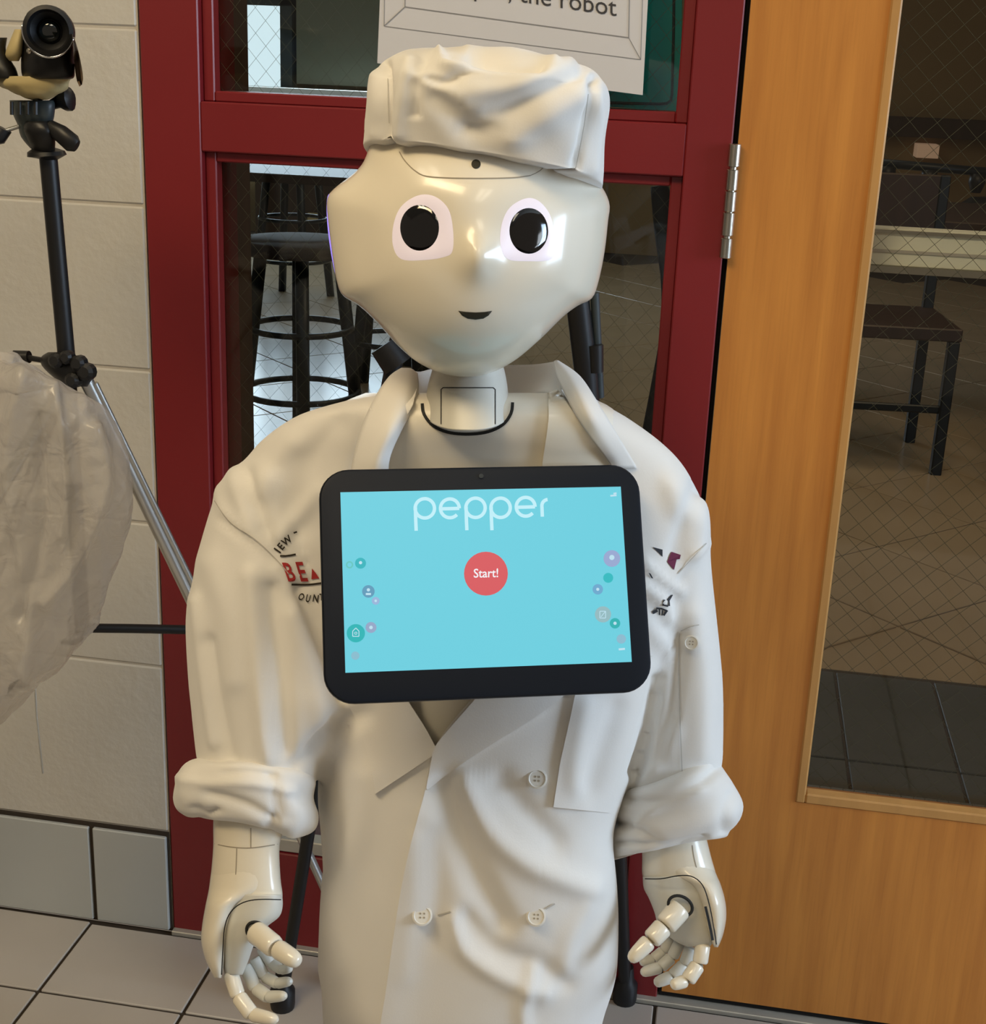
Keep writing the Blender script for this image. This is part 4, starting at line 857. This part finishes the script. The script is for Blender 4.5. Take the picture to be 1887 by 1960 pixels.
FR, FRB = limb('forearm', [row(1560, 1226, 1340, -.48, .032), row(1600, 1228, 1351, -.485, .032), row(1640, 1229, 1361, -.49, .033), row(1672, 1229, 1370, -.495, .033), row(1688, 1233, 1372, -.497, .030)], 'shell', RB, 2.3)
mb = MB(); line_on(mb, FRB, [(1325, 1618), (1328, 1640), (1336, 1672)], 1.6, .0004); mb.obj('arm_seam', 'seam', FR)
SR, SRB = limb('hand_shell', [row(1600, 1232, 1350, -.486, .028), row(1650, 1236, 1362, -.492, .0315), row(1676, 1270, 1372, -.498, .033), row(1695, 1318, 1380, -.503, .0345), row(1725, 1338, 1388, -.51, .035), row(1755, 1348, 1390, -.515, .033), row(1785, 1356, 1385, -.52, .028), row(1805, 1363, 1378, -.524, .02), row(1813, 1367, 1374, -.526, .01)], 'shell', RB, 2.2)
HR, HRB = limb('hand', [row(1678, 1230, 1350, -.50, .029), row(1700, 1232, 1356, -.503, .030), row(1720, 1242, 1360, -.507, .030), row(1745, 1252, 1364, -.51, .028), row(1775, 1262, 1367, -.515, .025), row(1800, 1290, 1366, -.52, .018), row(1812, 1315, 1358, -.522, .012)], 'shell2', RB, 2.4)
gb = bvh_of(*rings([row(1660, 1226, 1385, -.507, .037), row(1830, 1226, 1395, -.523, .037)], 44, 2.4, 5))
mb = MB(); line_on(mb, gb, [(1234, 1682), (1265, 1682), (1300, 1676), (1325, 1678), (1345, 1695), (1357, 1730), (1366, 1775), (1371, 1808)], 2.2, .0006); line_on(mb, gb, [(1350, 1735), (1358, 1770), (1364, 1800)], 5, .0004); mb.obj('palm_seam', 'dark', HR)
ring_at(1302, 1734, -.540, 23, 'thumb_socket', HR, -.5)
finger(HR, [(1302, 1738, -.538, 22, 1274, 1770, -.55, 21), (1269, 1775, -.551, 19, 1247, 1798, -.56, 18), (1241, 1803, -.56, 16, 1206, 1838, -.572, 13)], 'thumb')
finger(HR, [(1345, 1808, -.528, 14, 1340, 1842, -.536, 14), (1335, 1848, -.537, 14, 1317, 1875, -.546, 14), (1310, 1878, -.546, 12, 1286, 1886, -.554, 11)])
finger(HR, [(1322, 1815, -.515, 12, 1312, 1843, -.52, 12), (1308, 1848, -.52, 12, 1288, 1868, -.528, 12), (1283, 1870, -.528, 11.5, 1254, 1882, -.536, 10.5)], m2='shell2')
finger(HR, [(1300, 1805, -.508, 11, 1288, 1830, -.512, 11), (1284, 1834, -.512, 11, 1266, 1850, -.518, 11), (1262, 1852, -.518, 11, 1228, 1862, -.526, 10)], m2='shell2')
finger(HR, [(1285, 1795, -.50, 10, 1272, 1818, -.503, 10), (1268, 1821, -.503, 10, 1252, 1834, -.508, 10), (1248, 1836, -.508, 10, 1226, 1842, -.514, 9)], m2='shell2')

# ---- chef hat
V, F = rings([(700, 289, 1149, 366, -.545, .094, .0128), (704, 262, 1151, 310, -.545, .098, .0125), (705, 235, 1156, 262, -.545, .101, .011), (708, 205, 1161, 215, -.545, .103, .009), (714, 170, 1159, 182, -.545, .102, .007), (724, 140, 1148, 158, -.545, .099, .004), (742, 114, 1126, 134, -.545, .09, .002), (778, 98, 1080, 116, -.545, .075, 0), (830, 91, 1020, 103, -.545, .05, 0), (880, 90, 960, 95, -.545, .02, 0)], 140, 3.0, 9)
N_ = outward(V, F); V0h = V.copy()
V = fold(V, N_, [([(738, 120), (742, 200), (748, 285)], 7, -5), ([(1136, 150), (1122, 240), (1098, 330)], 8, -5), ([(722, 150), (716, 220), (722, 280)], 14, 3),
 ([(785, 120), (770, 180), (762, 260)], 14, 3.5), ([(812, 110), (796, 160), (794, 220)], 8, -3.5), ([(820, 150), (850, 160), (882, 140)], 8, -4), ([(800, 145), (870, 180), (920, 230)], 12, 3), ([(830, 190), (900, 250), (930, 290)], 18, -2.5),
 ([(840, 100), (850, 125), (890, 130)], 8, 4), ([(905, 112), (960, 124), (1030, 132)], 9, -6), ([(895, 98), (980, 104), (1060, 120)], 8, 3), ([(1110, 140), (1010, 190), (900, 250)], 17, -3.5), ([(1090, 120), (1000, 160), (900, 175)], 18, 3), ([(1110, 190), (1020, 240), (960, 290)], 24, 3), ([(1140, 180), (1146, 240), (1135, 330)], 10, 2.5)])
V = V0h+(V-V0h)*np.clip((np.interp(proj(V0h)[0][:, 0], [700, 800, 960, 1060, 1149], [290, 289, 293, 318, 366])-proj(V0h)[0][:, 1])/32, 0, 1)[:, None]
V = V+N_*(.0006*np.sin(V[:, 0]*150+V[:, 2]*120))[:, None]
HAT = obj('chef_hat', V, F, 'cloth', RB, label='soft crumpled white cotton chef hat'); TBV = bvh_of(V, F)
for pts in ([(742, 150), (743, 200), (745, 236)], [(1126, 180), (1116, 250), (1101, 325)]):
    mb = MB(); line_on(mb, TBV, pts, 1.4, .0008); mb.obj('seam_line', 'stitch', HAT)

# ---- tablet
TO = Vector((-.16393507, -.63805331, .83433847)); a, b, c = .30711552, -.49477664, -.01810433
def Rm(a, b, c):
    A1 = A_([[math.cos(a), -math.sin(a), 0], [math.sin(a), math.cos(a), 0], [0, 0, 1]]); B1 = A_([[1, 0, 0], [0, math.cos(b), -math.sin(b)], [0, math.sin(b), math.cos(b)]]); C1 = A_([[math.cos(c), 0, math.sin(c)], [0, 1, 0], [-math.sin(c), 0, math.cos(c)]])
    return A1 @ B1 @ C1
TM = Rm(a, b, c); tu = Vector(TM[:, 0]); tn = -Vector(TM[:, 1]); tv = Vector(TM[:, 2])
def T(u, v, w_=0): return TO+tu*u+tv*v+tn*w_
def rrect(x0, x1, y0, y1, r, n=8):
    o = []
    for cx, cy2, s in ((x1-r, y1-r, 0), (x0+r, y1-r, 90), (x0+r, y0+r, 180), (x1-r, y0+r, 270)):
        for q in np.linspace(s, s+90, n): o.append((cx+r*math.cos(math.radians(q)), cy2+r*math.sin(math.radians(q))))
    return o
X0, X1, Z0, Z1 = -.1085-.0145, .1085+.0140, -.068-.0215, .068+.0165
prof = [(0, .0005), (.0006, 0), (.0006, 0), (.0018, -.0012), (.0018, -.009), (-.004, -.0125), (-.03, -.014)]
V = []; F = []
for ins, h in [(-.002, .0)]+[(.0, -.0003), (.0012, -.0015), (.0016, -.004), (.0012, -.009), (-.003, -.0125), (-.02, -.014)]:
    for x, z in rrect(X0-ins, X1+ins, Z0-ins, Z1+ins, .021+ins, 9): V.append(T(x, z, h))
n = 36
for i in range(6):
    for j in range(n): F.append((i*n+j, i*n+(j+1) % n, (i+1)*n+(j+1) % n, (i+1)*n+j))
F += [list(range(n))[::-1], [6*n+j for j in range(n)]]
mbT = MB(); mbT.add(V, F); TAB = mbT.obj('tablet', 'bezel', RB, auto=30, label='black framed tablet showing a turquoise start screen')
mb = MB(); mb.add([T(x, z, h) for h in (-.012, -.06) for x, z in rrect(-.05, .05, -.04, .04, .01, 4)], [list(range(16))[::-1], list(range(16, 32))]+[(j, (j+1) % 16, 16+(j+1) % 16, 16+j) for j in range(16)]); mb.obj('tablet_mount', 'shell2', RB)
ES = 1.0
def emat(name, *c, s=ES): return mat(name, (0.01, 0.01, 0.01, 1), .35, spec=.3, emit=lin(*c), es=s)
def screen(x, y, w_): return plane_at(x, y, TO+tn*w_, tn)
V = [T(x, z, .0004) for x, z in ((-.1085, -.068), (.1085, -.068), (.1085, .068), (-.1085, .068))]
obj('screen', V, [(0, 1, 2, 3)], emat('screen_turquoise', 106, 205, 222), TAB, smooth=False)
def disc(name, x, y, r, col, w_=.0008, ring=None, lab=None):
    mb = MB(); c_ = disc_pts(x, y, r, r, 32)
    if ring: ci = disc_pts(x, y, r*ring, r*ring, 32); mb.add([screen(*q, w_) for q in c_+ci], [(j, (j+1) % 32, 32+(j+1) % 32, 32+j) for j in range(32)])
    else: mb.add([screen(*q, w_) for q in c_], [list(range(32))])
    o = mb.obj(name, emat(name, *col), TAB); 
    if lab: o['label'] = lab
disc('start_button', 930, 1098, 42, (214, 88, 94), lab='round red start button')
def S2(x, y): return screen(x, y, .0013)
V, F = text_px('Start!', 930, 1105, 22, 24, S2, (1, -.02), (.0, -1), bold=.012); obj('start_lettering', V, F, emat('white_text', 240, 240, 244), TAB, smooth=False)
for x, y, r, col, rg_ in ((690, 1078, 10.5, (44, 178, 188), None), (669, 1081, 7, (96, 194, 190), .6), (705, 1132, 12, (92, 152, 184), None), (719, 1150, 7.5, (150, 178, 216), None), (681, 1212, 17.5, (34, 178, 180), None), (710, 1201, 10.5, (146, 164, 196), None), (680, 1255, 8, (134, 186, 204), None),
                    (1171, 1069, 16, (150, 166, 206), None), (1164, 1106, 9.5, (44, 184, 190), None), (1144, 1128, 10, (106, 166, 204), None), (1154, 1176, 15.5, (146, 184, 190), None), (1177, 1193, 10, (44, 176, 176), None), (1189, 1223, 9, (138, 184, 204), None)):
    disc('icon_bubble', x, y, r, col, .0008, rg_)
WT = emat('icon_glyph', 186, 222, 236); mb = MB()
def sline(mb, pts, wpx, f=S2):
    for a, b in zip(pts[:-1], pts[1:]): flat_line(mb, a, b, wpx, f)
sline(mb, [(675, 1218), (675, 1208), (681, 1202), (687, 1208), (687, 1218), (675, 1218)], 1.6); sline(mb, [(679, 1214), (679, 1210), (683, 1210), (683, 1214), (679, 1214)], 1.2)
for x, y, r in ((705, 1129, 3.2), (710, 1201, 3.5), (1171, 1067, 5), (1144, 1128, 3), (1177, 1193, 3.2), (690, 1077, 3.2), (719, 1150, 2.5)): mb.add([S2(*q) for q in disc_pts(x, y, r, r, 12)], [list(range(12))])
sline(mb, [(700, 1137), (710, 1137)], 4); sline(mb, [(1148, 1183), (1148, 1170), (1159, 1170), (1159, 1183), (1148, 1183)], 1.4); sline(mb, [(1150, 1181), (1158, 1171)], 1.2)
sline(mb, [(1168, 949), (1180, 948)], 3.4); sline(mb, [(1174, 945), (1180, 944)], 3.5); sline(mb, [(1184, 1243), (1196, 1242)], 4)
mb.obj('icon_glyph', WT, TAB)
# the word on the screen in thin round strokes
mb = MB(); WP = 6.6
def arc(cx, cy2, r, a0, a1, n=26, ry=None): return [(cx+r*math.cos(math.radians(q)), cy2-(ry or r)*math.sin(math.radians(q))) for q in np.linspace(a0, a1, n)]
def stroke(pts):
    p = A_(pts, float); t = np.gradient(p, axis=0); t /= np.linalg.norm(t, axis=1)[:, None]; nn = np.stack([-t[:, 1], t[:, 0]], 1)*WP/2
    V = []; 
    for q, m_ in zip(p, nn): V += [S2(*(q+m_)), S2(*(q-m_))]
    mb.add(V, [(2*i, 2*i+1, 2*i+3, 2*i+2) for i in range(len(p)-1)])
def letter_p(x, y): stroke(arc(x+18, y, 18.5, 180, -180, 40)); stroke([(x, y-2), (x+.5, y+20), (x+1.5, y+43)])
def letter_e(x, y): stroke([(x-17, y+1), (x, y+.6), (x+18, y)]); stroke(arc(x, y, 18, 0, 318, 36))
letter_p(795, 973); letter_e(861, 973); letter_p(892, 972); letter_p(940, 972); letter_e(1006, 970)
stroke([(1038, 989), (1037.5, 978), (1037, 968)]+arc(1049, 968, 12, 180, 95, 10))
mb.obj('logo_lettering', emat('logo_white', 190, 236, 246), TAB)
mb = MB(); mb.add([S2(*q) for q in disc_pts(921, 911, 4.5, 4.5, 16)], [list(range(16))]); mb.obj('front_camera', 'lens', TAB)

# ================================================================== CEILING LIGHTS AND ROOM WINDOW (out of the picture, seen in reflections)
for i, (x, y) in enumerate(((-1.2, -1.6), (.5, -2.3))):
    t = empty('ceiling_light', (x, y, 2.69), label=('ceiling light above the tripod side of the room', 'ceiling light behind the camera')[i], cat='light', group='ceiling lights')
    mb = MB(); mb.box(x-.32, x+.32, y-.62, y+.62, 2.66, 2.70); mb.obj('frame', 'white', t)
    for s in (-.15, .15): mb = MB(); mb.box(x+s-.09, x+s+.09, y-.57, y+.57, 2.65, 2.662); mb.obj('diffuser', 'troffer', t)
W3 = empty('window_3', (3.5, -1.4, 1.6), kind='structure')
for j in range(4):
    for k in range(2):
        mb = MB(); mb.box(3.49, 3.5, -2.3+.5*j, -1.92+.5*j, .95+.62*k, 1.45+.62*k); mb.obj('pane', 'roomwin', W3)
